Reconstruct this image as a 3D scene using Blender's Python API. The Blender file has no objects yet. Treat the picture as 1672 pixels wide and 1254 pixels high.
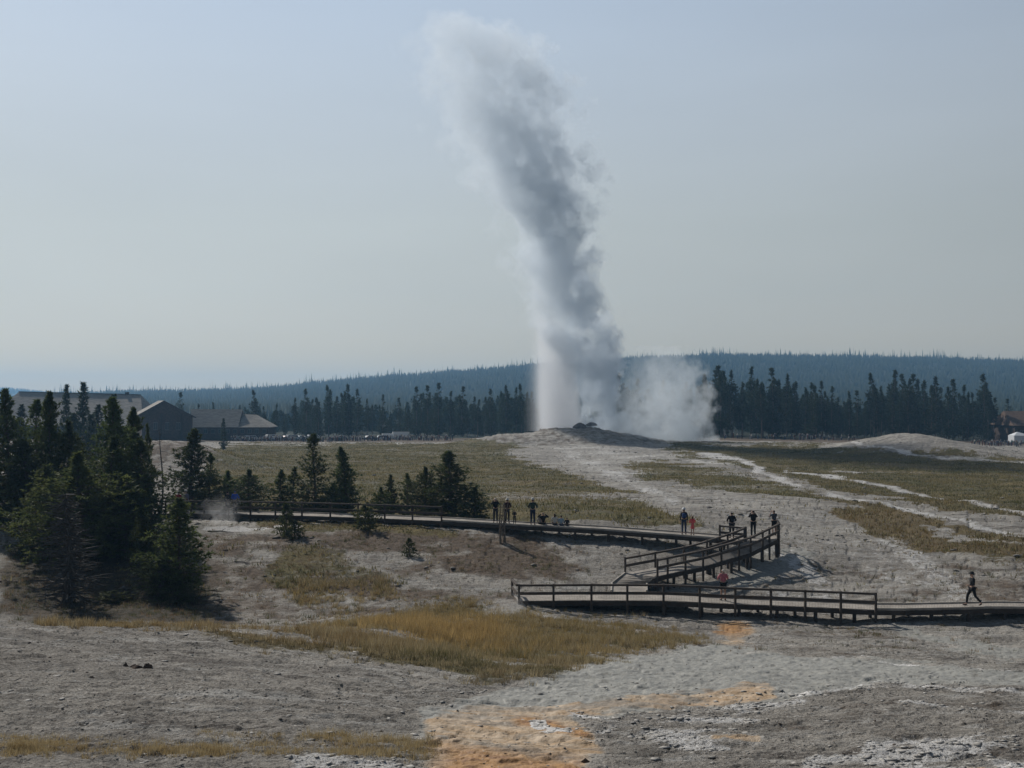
import bpy, math, random
import numpy as np
from math import radians, sin, cos, pi
from mathutils import Vector, Matrix
random.seed(7); RNG = np.random.default_rng(7)
SC = bpy.context.scene
COL = SC.collection
# ------------------------------------------------------------------ camera, sky, sun
F = 1792.0; HZ = 660.0; CX = 836.0; CY = 627.0
cam_d = bpy.data.cameras.new("camera"); cam = bpy.data.objects.new("camera", cam_d); COL.objects.link(cam)
cam_d.sensor_width = 36; cam_d.lens = 36 * F / 1672; cam_d.clip_start = 0.1; cam_d.clip_end = 20000
PITCH = math.atan((HZ - CY) / F)
cam.rotation_euler = (pi / 2 + PITCH, 0, 0)
SC.camera = cam
SC.view_settings.view_transform = 'Standard'; SC.view_settings.look = 'None'; SC.view_settings.exposure = 0.07; SC.view_settings.gamma = 1.0
SUN_EL, SUN_AZ = radians(38), radians(-38)     # azimuth from +Y, negative towards -X
w = bpy.data.worlds.new("World"); SC.world = w; w.use_nodes = True
nt = w.node_tree; nt.nodes.clear()
out = nt.nodes.new('ShaderNodeOutputWorld'); bg = nt.nodes.new('ShaderNodeBackground'); sky = nt.nodes.new('ShaderNodeTexSky')
sky.sky_type = 'NISHITA'; sky.sun_disc = False; sky.sun_elevation = SUN_EL; sky.sun_rotation = SUN_AZ
sky.altitude = 2200; sky.air_density = 1.0; sky.dust_density = 4.0; sky.ozone_density = 1.5
# smoke in the air: warm grey veil over the blue, thickest towards the horizon
tc = nt.nodes.new('ShaderNodeTexCoord'); sep = nt.nodes.new('ShaderNodeSeparateXYZ'); nt.links.new(tc.outputs['Generated'], sep.inputs[0])
rmp = nt.nodes.new('ShaderNodeValToRGB'); nt.links.new(sep.outputs['Z'], rmp.inputs[0])
SKY_RAMP = [(0.0, (7.0, 4.7, 1.8, 1)), (0.035, (6.1, 4.9, 3.1, 1)), (0.07, (5.5, 5.0, 4.0, 1)), (0.10, (5.25, 5.1, 4.4, 1)), (0.16, (5.25, 5.4, 4.95, 1)), (0.24, (5.3, 5.75, 5.95, 1)), (0.36, (5.1, 6.0, 7.1, 1)), (0.52, (2.0, 2.5, 3.3, 1)), (1.0, (.7, .9, 1.25, 1))]
e = rmp.color_ramp.elements
e[0].position, e[0].color = SKY_RAMP[0]; e[1].position, e[1].color = SKY_RAMP[-1]
for p, c in SKY_RAMP[1:-1]:
    k = e.new(p); k.color = c
# darker away from the sun
dotn = nt.nodes.new('ShaderNodeVectorMath'); dotn.operation = 'DOT_PRODUCT'; nt.links.new(tc.outputs['Generated'], dotn.inputs[0])
dotn.inputs[1].default_value = (sin(SUN_AZ), cos(SUN_AZ), 0)
mr = nt.nodes.new('ShaderNodeMapRange'); nt.links.new(dotn.outputs['Value'], mr.inputs[0])
mr.inputs[1].default_value = -1; mr.inputs[2].default_value = 1; mr.inputs[3].default_value = 0.06; mr.inputs[4].default_value = 1.05
mr.clamp = False
nz = nt.nodes.new('ShaderNodeTexNoise'); mpn = nt.nodes.new('ShaderNodeMapping'); mpn.inputs['Scale'].default_value = (1.6, 1.6, 7); nt.links.new(tc.outputs['Generated'], mpn.inputs[0]); nt.links.new(mpn.outputs[0], nz.inputs['Vector'])
nz.inputs['Scale'].default_value = 1.3; nz.inputs['Detail'].default_value = 3
mn = nt.nodes.new('ShaderNodeMapRange'); nt.links.new(nz.outputs[0], mn.inputs[0]); mn.inputs[1].default_value = .3; mn.inputs[2].default_value = .7; mn.inputs[3].default_value = .955; mn.inputs[4].default_value = 1.045
ml = nt.nodes.new('ShaderNodeMath'); ml.operation = 'MULTIPLY'; nt.links.new(mr.outputs[0], ml.inputs[0]); nt.links.new(mn.outputs[0], ml.inputs[1])
vm = nt.nodes.new('ShaderNodeVectorMath'); vm.operation = 'SCALE'; nt.links.new(rmp.outputs[0], vm.inputs[0]); nt.links.new(ml.outputs[0], vm.inputs['Scale'])
mx = nt.nodes.new('ShaderNodeMix'); mx.data_type = 'RGBA'; mx.inputs[0].default_value = 0.85
nt.links.new(sky.outputs[0], mx.inputs[6]); nt.links.new(vm.outputs[0], mx.inputs[7])
nt.links.new(mx.outputs[2], bg.inputs[0]); bg.inputs[1].default_value = 0.10
nt.links.new(bg.outputs[0], out.inputs[0])
sd = bpy.data.lights.new("sun", 'SUN'); sun = bpy.data.objects.new("sun", sd); COL.objects.link(sun)
sd.energy = 3.5; sd.angle = radians(1.5); sd.color = (1.0, 0.94, 0.86)
sv = Vector((sin(SUN_AZ) * cos(SUN_EL), cos(SUN_AZ) * cos(SUN_EL), sin(SUN_EL)))
sun.rotation_euler = sv.to_track_quat('Z', 'Y').to_euler()
cy = SC.cycles
cy.use_denoising = True
try:
    cy.denoiser = 'OPENIMAGEDENOISE'; cy.denoising_prefilter = 'ACCURATE'
except Exception: pass
cy.volume_bounces = 3; cy.max_bounces = 6; cy.diffuse_bounces = 2; cy.glossy_bounces = 2; cy.transparent_max_bounces = 16
cy.volume_step_rate = 1.0; cy.volume_max_steps = 300
# ------------------------------------------------------------------ helpers
def ray(px, py):
    c, s = cos(PITCH), sin(PITCH)
    u, v = (px - CX) / F, -(py - CY) / F
    return np.array([u, c - v * s, s + v * c])
def P(px, py, d):
    r = ray(px, py); return r * (d / r[1])
def Pz(px, py, z):
    r = ray(px, py); return r * (z / r[2])
def proj(x, y, z):
    c, s = cos(PITCH), sin(PITCH)
    f = y * c + z * s; v = -y * s + z * c
    return CX + F * x / f, CY - F * v / f
def tag(o, label=None, cat=None, group=None, kind=None):
    if label: o['label'] = label
    if cat: o['category'] = cat
    if group: o['group'] = group
    if kind: o['kind'] = kind
    return o
def empty(name, loc, rz=0, scale=1):
    o = bpy.data.objects.new(name, None); COL.objects.link(o); o.location = loc; o.rotation_euler = (0, 0, rz)
    o.scale = (scale,) * 3 if not hasattr(scale, '__len__') else scale
    o.empty_display_size = 0.3
    return o
def mesh_obj(name, me, mat=None, parent=None):
    o = bpy.data.objects.new(name, me); COL.objects.link(o)
    if mat is not None and not me.materials: me.materials.append(mat)
    if parent is not None: o.parent = parent
    return o
def np_mesh(name, V, faces, n, mat=None, smooth=False):
    """V (k,3); faces (m,n) index array"""
    me = bpy.data.meshes.new(name)
    V = np.ascontiguousarray(V, np.float32); faces = np.ascontiguousarray(faces, np.int32)
    me.vertices.add(len(V)); me.vertices.foreach_set('co', V.ravel())
    me.loops.add(faces.size); me.loops.foreach_set('vertex_index', faces.ravel())
    me.polygons.add(len(faces)); me.polygons.foreach_set('loop_start', np.arange(len(faces), dtype=np.int32) * n)
    me.update(calc_edges=True)
    if smooth: me.polygons.foreach_set('use_smooth', np.ones(len(faces), bool))
    if mat is not None: me.materials.append(mat)
    return me
class MB:
    """collects boxes, tubes and loose faces of one part"""
    def __init__(s): s.v = []; s.f = []
    def add(s, V, Fc):
        b = len(s.v); s.v += [tuple(map(float, p)) for p in V]; s.f += [tuple(i + b for i in f) for f in Fc]
    def box8(s, p):  # bottom 4 ccw, top 4
        s.add(p, [(0, 3, 2, 1), (4, 5, 6, 7), (0, 1, 5, 4), (1, 2, 6, 5), (2, 3, 7, 6), (3, 0, 4, 7)])
    def box(s, c, sz, rz=0):
        hx, hy, hz = sz[0] / 2, sz[1] / 2, sz[2] / 2; cr, sr = cos(rz), sin(rz); p = []
        for z in (-hz, hz):
            for x, y in ((-hx, -hy), (hx, -hy), (hx, hy), (-hx, hy)):
                p.append((c[0] + x * cr - y * sr, c[1] + x * sr + y * cr, c[2] + z))
        s.box8(p)
    def beam(s, a, b, wdt, h):
        """box along a->b, width horizontal, height vertical (centred)"""
        a = np.array(a, float); b = np.array(b, float); t = b - a; n = np.array([-t[1], t[0], 0.]); L = np.linalg.norm(n)
        n = np.array([1., 0, 0]) if L < 1e-6 else n / L
        n = n * wdt / 2; u = np.array([0, 0, h / 2])
        s.box8([a - n - u, b - n - u, b + n - u, a + n - u, a - n + u, b - n + u, b + n + u, a + n + u])
    def tube(s, pts, rad, k=6, cap=True):
        pts = [np.array(p, float) for p in pts]; R = rad if hasattr(rad, '__len__') else [rad] * len(pts)
        V = []; Fc = []
        for i, p in enumerate(pts):
            t = pts[min(i + 1, len(pts) - 1)] - pts[max(i - 1, 0)]; t = t / (np.linalg.norm(t) + 1e-9)
            a = np.array([1., 0, 0]) if abs(t[0]) < .8 else np.array([0, 1., 0])
            n = np.cross(t, a); n /= np.linalg.norm(n); m = np.cross(t, n)
            for j in range(k):
                th = 2 * pi * j / k; V.append(p + R[i] * (cos(th) * n + sin(th) * m))
        for i in range(len(pts) - 1):
            for j in range(k):
                j2 = (j + 1) % k; Fc.append((i * k + j, i * k + j2, (i + 1) * k + j2, (i + 1) * k + j))
        if cap:
            Fc.append(tuple(range(k - 1, -1, -1))); Fc.append(tuple((len(pts) - 1) * k + j for j in range(k)))
        s.add(V, Fc)
    def build(s, name, mat, parent=None, smooth=False, bevel=0):
        me = bpy.data.meshes.new(name); me.from_pydata(s.v, [], s.f); me.update()
        if smooth: me.polygons.foreach_set('use_smooth', [True] * len(me.polygons))
        o = mesh_obj(name, me, mat, parent)
        if bevel:
            m = o.modifiers.new('bevel', 'BEVEL'); m.width = bevel; m.segments = 1
        return o
# numpy value noise
def _h(ix, iy, sd):
    n = (ix.astype(np.int64) * 374761393 + iy.astype(np.int64) * 668265263 + sd * 982451653) & 0x7fffffff
    n = (n ^ (n >> 13)) * 1274126177 & 0x7fffffff
    return ((n ^ (n >> 16)) & 0xffff) / 65535.0
def vn(x, y, sd=0):
    x0 = np.floor(x); y0 = np.floor(y); fx = x - x0; fy = y - y0
    fx = fx * fx * (3 - 2 * fx); fy = fy * fy * (3 - 2 * fy)
    a = _h(x0, y0, sd); b = _h(x0 + 1, y0, sd); c = _h(x0, y0 + 1, sd); d = _h(x0 + 1, y0 + 1, sd)
    return a + (b - a) * fx + (c - a) * fy + (a - b - c + d) * fx * fy
def fbm(x, y, oct=4, sd=0):
    s = 0; a = .5; t = 0
    for i in range(oct):
        s = s + a * vn(x * 2 ** i, y * 2 ** i, sd + i); t += a; a *= .5
    return s / t
def sstep(a, b, x):
    t = np.clip((x - a) / (b - a), 0, 1); return t * t * (3 - 2 * t)
# ------------------------------------------------------------------ terrain height
PXC = [-700, 0, 200, 400, 600, 800, 1000, 1200, 1400, 1672, 2400]
# distance -> screen row at which the ground stands, per column (rows of the photograph); rows beyond 500 m give heights
ROWS = {
 14: [1330]*11,
 18: [1252, 1252, 1252, 1252, 1254, 1256, 1258, 1256, 1254, 1252, 1252],
 22: [1160, 1160, 1162, 1168, 1178, 1188, 1192, 1190, 1180, 1176, 1176],
 27: [1085, 1085, 1090, 1100, 1120, 1138, 1142, 1142, 1130, 1122, 1122],
 33: [1028, 1028, 1034, 1045, 1070, 1095, 1098, 1100, 1092, 1092, 1092],
 37: [1010, 1011, 1013, 1019, 1043, 1076, 1082, 1086, 1080, 1085, 1086],
 44: [1030, 1030, 1030, 1028, 1022, 1048, 1062, 1064, 1066, 1080, 1085],
 52: [1030, 1030, 1026, 1022, 1012, 1022, 1036, 1040, 1042, 1048, 1050],
 58: [990, 992, 998, 1000, 1000, 1004, 1012, 1012, 1017, 1014, 1010],
 63: [935, 940, 962, 965, 968, 970, 975, 978, 980, 978, 975],
 70: [895, 898, 910, 910, 910, 910, 918, 930, 940, 936, 935],
 76: [868, 870, 872, 872, 870, 866, 876, 889, 905, 902, 900],
 84: [846, 846, 845, 847, 846, 843, 848, 862, 880, 875, 870],
 95: [827, 827, 828, 830, 830, 828, 830, 837, 850, 848, 845],
 115: [805, 805, 806, 808, 808, 808, 808, 812, 820, 820, 818],
 150: [778, 778, 780, 780, 780, 780, 780, 783, 788, 790, 788],
 200: [752, 752, 754, 755, 756, 756, 756, 757, 758, 762, 762],
 260: [733, 733, 734, 734, 734, 734, 733, 733, 735, 740, 740],
 320: [718, 718, 719, 720, 720, 719, 718, 718, 720, 727, 728],
 380: [712, 712, 712, 712, 712, 711, 710, 710, 711, 716, 716],
}
DS = [2, 5, 9]; ZT = [[-1.9]*11, [-2.9]*11, [-4.1]*11]
for d, r in ROWS.items():
    DS.append(d); ZT.append([-(p - HZ) * d / F for p in r])
RIDGE = [663, 656, 644, 640, 621, 606, 590, 583, 586, 592, 605]
rz = np.array([(HZ - p) / F * 2000 for p in RIDGE])
for d, k in ((550, 0), (900, .06), (1250, .28), (1500, .55), (1750, .85), (2000, 1.0), (2250, .8), (2700, .35)):
    DS.append(d); ZT.append(list(rz * k - 11 * (1 - k)))
R2 = np.array([(HZ - p) / F * 3800 for p in [640, 634, 656, 668, 672, 672, 672, 672, 672, 672, 672]])
DS.append(3200); ZT.append(list(R2 * .5)); DS.append(3800); ZT.append(list(R2)); DS.append(4600); ZT.append([-10] * 11)
DS = np.array(DS, float); ZT = np.array(ZT)
NU, NV = 620, 700
LU = np.linspace(PXC[0], PXC[-1], NU); LV = np.linspace(math.log(2), math.log(4600), NV)
_t = np.stack([np.interp(LV, np.log(DS), ZT[:, j]) for j in range(len(PXC))], 1)
def _cub(xs, X, Y):  # Catmull-Rom (non-uniform hermite) along the columns
    X = np.array(X, float); m = np.gradient(Y, X, axis=1)
    i = np.clip(np.searchsorted(X, xs) - 1, 0, len(X) - 2); h = X[i + 1] - X[i]; t = (xs - X[i]) / h
    return (Y[:, i] * (2*t**3 - 3*t*t + 1) + m[:, i] * h * (t**3 - 2*t*t + t) + Y[:, i + 1] * (3*t*t - 2*t**3) + m[:, i + 1] * h * (t**3 - t*t))
TAB = _cub(LU, PXC, _t)
k_ = np.exp(-0.5 * (np.arange(-6, 7) / 2.6) ** 2); k_ /= k_.sum()
_p = np.pad(TAB, ((6, 6), (0, 0)), 'edge'); TAB = sum(k_[i] * _p[i:i + NV] for i in range(13))
def gauss(x, y, cx, cy_, sx, sy): return np.exp(-((x - cx) / sx) ** 2 - ((y - cy_) / sy) ** 2)
MX, MY = P(948, 700, 302)[0], 302.0        # geyser cone
def base_h(x, y):
    x = np.asarray(x, float); y = np.asarray(y, float)
    ang = np.arctan2(x, y); r = np.hypot(x, y)
    lim = radians(40); ac = np.clip(ang, -lim, lim)
    d = np.maximum(r * np.cos(ac), 2.0); px = CX + F * np.tan(ac)
    u = np.clip((np.clip(px, PXC[0], PXC[-1]) - LU[0]) / (LU[1] - LU[0]), 0, NU - 1.001); v = np.clip((np.log(d) - LV[0]) / (LV[1] - LV[0]), 0, NV - 1.001)
    i = u.astype(int); j = v.astype(int); fu = u - i; fv = v - j
    z = TAB[j, i] * (1-fu) * (1-fv) + TAB[j, i+1] * fu * (1-fv) + TAB[j+1, i] * (1-fu) * fv + TAB[j+1, i+1] * fu * fv
    return z, px, d
def H(x, y, fine=True):
    z, px, d = base_h(x, y)
    # sinter cone of the geyser: broad terraced dome
    q = np.hypot((x - MX) / np.where(x < MX, 38.0, 25.0), (y - MY) / 16.0)
    dome = 4.9 * np.clip(1 - q, 0, 1) ** .95 * (1 - .18 * np.exp(-(q / .12) ** 2))
    dome = dome * (1 + .22 * (fbm(x * .35, y * .5, 4, 8) - .5) * 2)
    st = dome * 2.2 + 1.3 * fbm(x * .12, y * .25, 3, 5); ter = (np.floor(st) + sstep(.35, .8, st - np.floor(st))) / 2.2 - .59 * fbm(x * .12, y * .25, 3, 5)
    dome = np.where(dome > 0.03, .35 * dome + .65 * np.maximum(ter, 0), dome)
    z = z + np.where(q < 1, dome, 0)
    # bare mound on the right, knoll in front of the lodge
    p = P(1480, 705, 245); q = np.hypot((x - p[0]) / 17.5, (y - 245) / 26.0); z = z + 4.4 * np.exp(-np.abs(q) ** 1.6 * 1.35)
    p = P(1640, 730, 235); z = z + .8 * gauss(x, y, p[0], 235, 25, 20)
    p = P(270, 708, 185); z = z + 4.3 * np.exp(-(np.hypot((x - p[0]) / 12.5, (y - 185) / 18) ** 2.2))
    # runoff channel curving round under the ramp
    if fine:
        z = z + (fbm(x * .09, y * .09, 3, 11) - .5) * np.clip(d / 60, .25, 1.2) * .9
        z = z + (fbm(x * .45, y * .45, 3, 21) - .5) * .20
        near = np.clip(1.6 - d / 90, 0, 1)
        z = z + near * ((fbm(x * 1.6, y * 2.4, 3, 31) - .5) * .10 + (fbm(x * 5, y * 7, 2, 41) - .5) * .06 + sstep(.55, .62, fbm(x * .9, y * 2.2, 4, 45)) * .035)
        # low ledges of layered sinter
        s = fbm(x * .16, y * .42, 3, 51) * 9; fr = s - np.floor(s)
        z = z + sstep(.70, .98, fr) * -.05 * np.clip(d / 40, .5, 2.5)
    return z
def gz(x, y): return float(H(np.array([x]), np.array([y]))[0])
def G(px, d):
    p = P(px, 700, d); return Vector((p[0], p[1], gz(p[0], p[1])))
# ------------------------------------------------------------------ node helper and materials
def new_mat(name):
    m = bpy.data.materials.new(name); m.use_nodes = True; n = m.node_tree; n.nodes.clear(); return m, n
class NT:
    def __init__(s, n): s.n = n
    def N(s, t, **kw):
        nd = s.n.nodes.new(t)
        for k, v in kw.items(): setattr(nd, k, v)
        return nd
    def set(s, sock, v):
        if v is None: return
        if hasattr(v, 'is_output') or hasattr(v, 'links'): s.n.links.new(v, sock)
        else: sock.default_value = v
    def math(s, op, a, b=None, c=None, clamp=False):
        nd = s.N('ShaderNodeMath', operation=op, use_clamp=clamp); s.set(nd.inputs[0], a); s.set(nd.inputs[1], b)
        if c is not None: s.set(nd.inputs[2], c)
        return nd.outputs[0]
    def noise(s, vec, scale, detail=3, rough=.55, dist=0, dim='3D', out=0):
        nd = s.N('ShaderNodeTexNoise', noise_dimensions=dim); s.set(nd.inputs['Vector'], vec); s.set(nd.inputs['Scale'], scale)
        nd.inputs['Detail'].default_value = detail; nd.inputs['Roughness'].default_value = rough; nd.inputs['Distortion'].default_value = dist
        return nd.outputs[out]
    def rng(s, v, a, b, c=0., d=1., smooth=True):
        nd = s.N('ShaderNodeMapRange', interpolation_type='SMOOTHSTEP' if smooth else 'LINEAR')
        s.set(nd.inputs[0], v); s.set(nd.inputs[1], a); s.set(nd.inputs[2], b); s.set(nd.inputs[3], c); s.set(nd.inputs[4], d); return nd.outputs[0]
    def mix(s, f, a, b):
        nd = s.N('ShaderNodeMix', data_type='RGBA'); s.set(nd.inputs[0], f)
        s.set(nd.inputs[6], a if not isinstance(a, tuple) or len(a) == 4 else (*a, 1)); s.set(nd.inputs[7], b if not isinstance(b, tuple) or len(b) == 4 else (*b, 1)); return nd.outputs[2]
    def map(s, vec, scale=(1, 1, 1), loc=(0, 0, 0)):
        nd = s.N('ShaderNodeMapping'); s.set(nd.inputs[0], vec); nd.inputs['Scale'].default_value = scale; nd.inputs['Location'].default_value = loc; return nd.outputs[0]
    def bsdf(s, col, rough=.9, normal=None, spec=.3, trans=None, **kw):
        b = s.N('ShaderNodeBsdfPrincipled'); s.set(b.inputs['Base Color'], col if not isinstance(col, tuple) or len(col) == 4 else (*col, 1)); s.set(b.inputs['Roughness'], rough)
        b.inputs['Specular IOR Level'].default_value = spec
        if normal is not None: s.set(b.inputs['Normal'], normal)
        for k, v in kw.items(): s.set(b.inputs[k.replace('_', ' ')], v)
        o = s.N('ShaderNodeOutputMaterial'); s.n.links.new(b.outputs[0], o.inputs[0]); return b
    def bump(s, h, strength=.5, dist=.1, normal=None):
        nd = s.N('ShaderNodeBump'); s.set(nd.inputs['Height'], h); s.set(nd.inputs['Strength'], strength); nd.inputs['Distance'].default_value = dist
        if normal is not None: s.set(nd.inputs['Normal'], normal)
        return nd.outputs[0]
def simple(name, col, rough=.8, var=.25, scale=6, bump=.2, spec=.3, metallic=0):
    m, n = new_mat(name); t = NT(n); tcn = t.N('ShaderNodeTexCoord')
    a = t.noise(tcn.outputs['Object'], scale, 4); c2 = tuple(max(0, c * (1 - var)) for c in col); c3 = tuple(min(1, c * (1 + var)) for c in col)
    cc = t.mix(t.rng(a, .3, .7), c2, c3)
    b = t.bsdf(cc, rough, t.bump(a, bump, .02), spec); b.inputs['Metallic'].default_value = metallic
    return m
def ground_mat():
    m, n = new_mat('sinter_ground'); t = NT(n)
    tcn = t.N('ShaderNodeTexCoord'); O = tcn.outputs['Object']
    a1 = t.N('ShaderNodeAttribute', attribute_name='mask_a'); a2 = t.N('ShaderNodeAttribute', attribute_name='mask_b')
    s1 = t.N('ShaderNodeSeparateColor'); n.links.new(a1.outputs['Color'], s1.inputs[0]); s2 = t.N('ShaderNodeSeparateColor'); n.links.new(a2.outputs['Color'], s2.inputs[0])
    grass, white, orange, smooth_grey = s1.outputs[0], s1.outputs[1], s1.outputs[2], a1.outputs['Alpha']
    brown, rust, forest, smooth = s2.outputs[0], s2.outputs[1], s2.outputs[2], a2.outputs['Alpha']
    nb = t.noise(O, .05, 5, .6); nm = t.noise(O, .5, 5, .65); nf = t.noise(O, 3.2, 5, .7); nff = t.noise(O, 14, 4, .7); st = t.noise(t.map(O, (.35, 1.5, 1)), 1.0, 5, .65, .6)
    nlw = t.noise(t.map(O, (.7, 1, 1)), .11, 7, .68); nbr = t.noise(t.map(O, (.5, 1, 1)), .22, 6, .72)
    base = t.mix(t.rng(nb, .35, .65), (.315, .29, .255), (.45, .42, .37))
    base = t.mix(t.rng(nbr, .50, .64, 0, .5), base, (.17, .148, .122))
    base = t.mix(t.rng(nm, .38, .68, 0, .75), base, (.17, .158, .14))
    base = t.mix(t.rng(st, .50, .66, 0, .6), base, (.55, .54, .51))
    base = t.mix(t.rng(nf, .48, .66, 0, .6), base, (.105, .092, .078))
    s2_ = t.noise(t.map(O, (.10, .75, 1)), .8, 6, .72, .3); base = t.mix(t.rng(s2_, .56, .64, 0, .75), base, (.085, .072, .062))
    base = t.mix(t.rng(nff, .53, .66, 0, .75), base, (.070, .060, .052)); base = t.mix(t.rng(nff, .47, .36, 0, .35), base, (.62, .59, .54))
    def msk(v, nz, amp=.7, lo=.42, hi=.58):
        return t.rng(t.math('ADD', v, t.math('MULTIPLY', t.math('SUBTRACT', nz, .5), amp)), lo, hi)
    # brown slope soil
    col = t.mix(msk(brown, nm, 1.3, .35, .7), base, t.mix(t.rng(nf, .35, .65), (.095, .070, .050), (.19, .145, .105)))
    # smooth damp flat, and a plain grey strip past the railed deck
    col = t.mix(msk(smooth_grey, nm, .5, .30, .55), col, t.mix(t.rng(nf, .4, .7), (.30, .295, .265), (.20, .195, .18)))
    # orange microbial mat
    oc = t.mix(t.rng(t.noise(t.map(O, (.5, 1.4, 1)), .9, 5, .65, 1.2), .38, .64), (.50, .395, .28), (.40, .27, .15))
    oc = t.mix(t.rng(t.noise(t.map(O, (.4, 1.3, 1)), .55, 6, .7, 1.5), .46, .58, 0, .8), oc, (.25, .22, .18)); oc = t.mix(t.rng(nbr, .48, .62, 0, .5), oc, (.24, .17, .11)); oc = t.mix(t.rng(nf, .56, .72, 0, .6), oc, (.14, .11, .085))
    col = t.mix(msk(orange, t.math('ADD', t.math('MULTIPLY', nm, .5), t.math('MULTIPLY', nlw, .5)), 1.5, .34, .66), col, oc)
    col = t.mix(t.math('MULTIPLY', msk(orange, nm, .8, .4, .6), rust), col, t.mix(t.rng(nf, .4, .65), (.42, .23, .085), (.24, .12, .05)))
    # grassland
    gm = t.noise(t.map(O, (.6, 1, 1)), .16, 5, .65); gg = t.noise(O, 1.1, 5, .75)
    gc = t.mix(t.rng(gm, .35, .62), (.20, .155, .062), (.105, .100, .036))
    gc = t.mix(t.rng(gg, .42, .66, 0, .75), gc, (.085, .062, .034)); gc = t.mix(t.rng(nbr, .5, .64, 0, .55), gc, (.15, .13, .105))
    gc = t.mix(rust, gc, t.mix(t.rng(gg, .4, .6), (.12, .078, .042), (.19, .135, .065)))
    col = t.mix(msk(grass, t.math('ADD', t.math('MULTIPLY', nlw, .6), t.math('MULTIPLY', gg, .4)), 2.6, .38, .66), col, gc)
    # white crust
    col = t.mix(msk(white, t.math('ADD', t.math('MULTIPLY', t.noise(O, 1.6, 6, .85), .6), t.math('MULTIPLY', nlw, .4)), 2.2, .46, .64), col, t.mix(t.rng(nff, .45, .7), (.66, .65, .63), (.28, .26, .235)))
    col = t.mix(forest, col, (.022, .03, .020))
    far = t.rng(t.N('ShaderNodeCameraData').outputs['View Distance'] if False else nb, 0, 1)
    v1 = t.N('ShaderNodeTexVoronoi', feature='F1'); n.links.new(t.map(O, (1, 1.5, 1)), v1.inputs['Vector']); v1.inputs['Scale'].default_value = 2.2
    rg = t.math('SUBTRACT', 1, t.math('MULTIPLY', smooth, .93))
    nrm = t.bump(nm, .6, .5); nrm = t.bump(nf, t.math('MULTIPLY', rg, .95), .26, nrm); nrm = t.bump(nff, t.math('MULTIPLY', rg, .9), .09, nrm)
    nrm = t.bump(v1.outputs['Distance'], t.math('MULTIPLY', rg, .5), .08, nrm)
    rgh = t.math('SUBTRACT', .95, t.math('MULTIPLY', smooth, .38))
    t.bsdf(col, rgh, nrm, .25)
    return m
M_ground = ground_mat()
# ------------------------------------------------------------------ terrain mesh (one sheet, full circle round the camera)
ca = np.concatenate([np.linspace(-180, -31, 60)[:-1], np.linspace(-31, 31, 1000), np.linspace(31, 180, 60)[1:-1]]) * pi / 180
inv = np.concatenate([np.linspace(1 / 2.2, 1 / 14.5, 40)[:-1], 1 / np.geomspace(14.5, 16, 6)[:-1], np.linspace(1 / 16, 1 / 120, 430)[:-1], np.linspace(1 / 120, 1 / 460, 170)[:-1], 1 / np.geomspace(460, 4500, 90)])
rr = 1 / inv
A, R = np.meshgrid(ca, rr)
# rows are lines of equal forward depth inside the view, arcs outside
lim = radians(40); depth2r = 1 / np.cos(np.clip(A, -lim, lim)); RR = R * depth2r
X = RR * np.sin(A); Y = RR * np.cos(A); Z = H(X, Y)
nr, nc = X.shape
V = np.stack([X, Y, Z], -1).reshape(-1, 3)
ii, jj = np.meshgrid(np.arange(nr - 1), np.arange(nc), indexing='ij'); j2 = (jj + 1) % nc
Fq = np.stack([ii * nc + jj, ii * nc + j2, (ii + 1) * nc + j2, (ii + 1) * nc + jj], -1).reshape(-1, 4)
# close the disc under the camera
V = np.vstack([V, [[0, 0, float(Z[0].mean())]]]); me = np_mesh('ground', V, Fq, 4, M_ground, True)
# masks: shapes drawn on the ground, looked up by bearing and the row each patch of ground has
PXg, PYg = proj(X, np.maximum(Y, .5), H(X, Y, False))
PYg = np.where(Y > 1, PYg, 1e4); D = Y
def poly(pts, soft=9, dlo=0, dhi=1e9, jit=16, f=.16):
    """soft mask (0..1) of a polygon given in photograph coordinates, restricted to a band of distances"""
    n1 = (fbm(X * f, Y * f, 4, 61) - .5) * 2 + (fbm(X * f * 9, Y * f * 9, 4, 62) - .5) * .9; n2 = (fbm(X * f, Y * f, 4, 71) - .5) * 2 + (fbm(X * f * 9, Y * f * 9, 4, 72) - .5) * .9
    x = PXg + n1 * jit * 2.2; y = PYg + n2 * jit * .8
    pts = np.array(pts, float); inside = np.zeros(x.shape, bool); dist = np.full(x.shape, 1e9)
    box = (x > pts[:, 0].min() - 30) & (x < pts[:, 0].max() + 30) & (y > pts[:, 1].min() - 30) & (y < pts[:, 1].max() + 30) & (D > dlo) & (D < dhi)
    xs = x[box]; ys = y[box]; ins = np.zeros(xs.shape, bool); dd = np.full(xs.shape, 1e9)
    for k in range(len(pts)):
        (x1, y1), (x2, y2) = pts[k], pts[(k + 1) % len(pts)]
        c = ((y1 > ys) != (y2 > ys)); ins ^= c & (xs < (x2 - x1) * (ys - y1) / ((y2 - y1) or 1e-9) + x1)
        ex, ey = x2 - x1, (y2 - y1) * 2.5; t = np.clip(((xs - x1) * ex + (ys - y1) * 2.5 * ey) / (ex * ex + ey * ey + 1e-9), 0, 1)
        dd = np.minimum(dd, np.hypot(xs - x1 - t * ex, (ys - y1) * 2.5 - t * ey))
    o = np.zeros(x.shape); o[box] = np.clip(.5 + np.where(ins, dd, -dd) / soft / 2, 0, 1); return o
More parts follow.
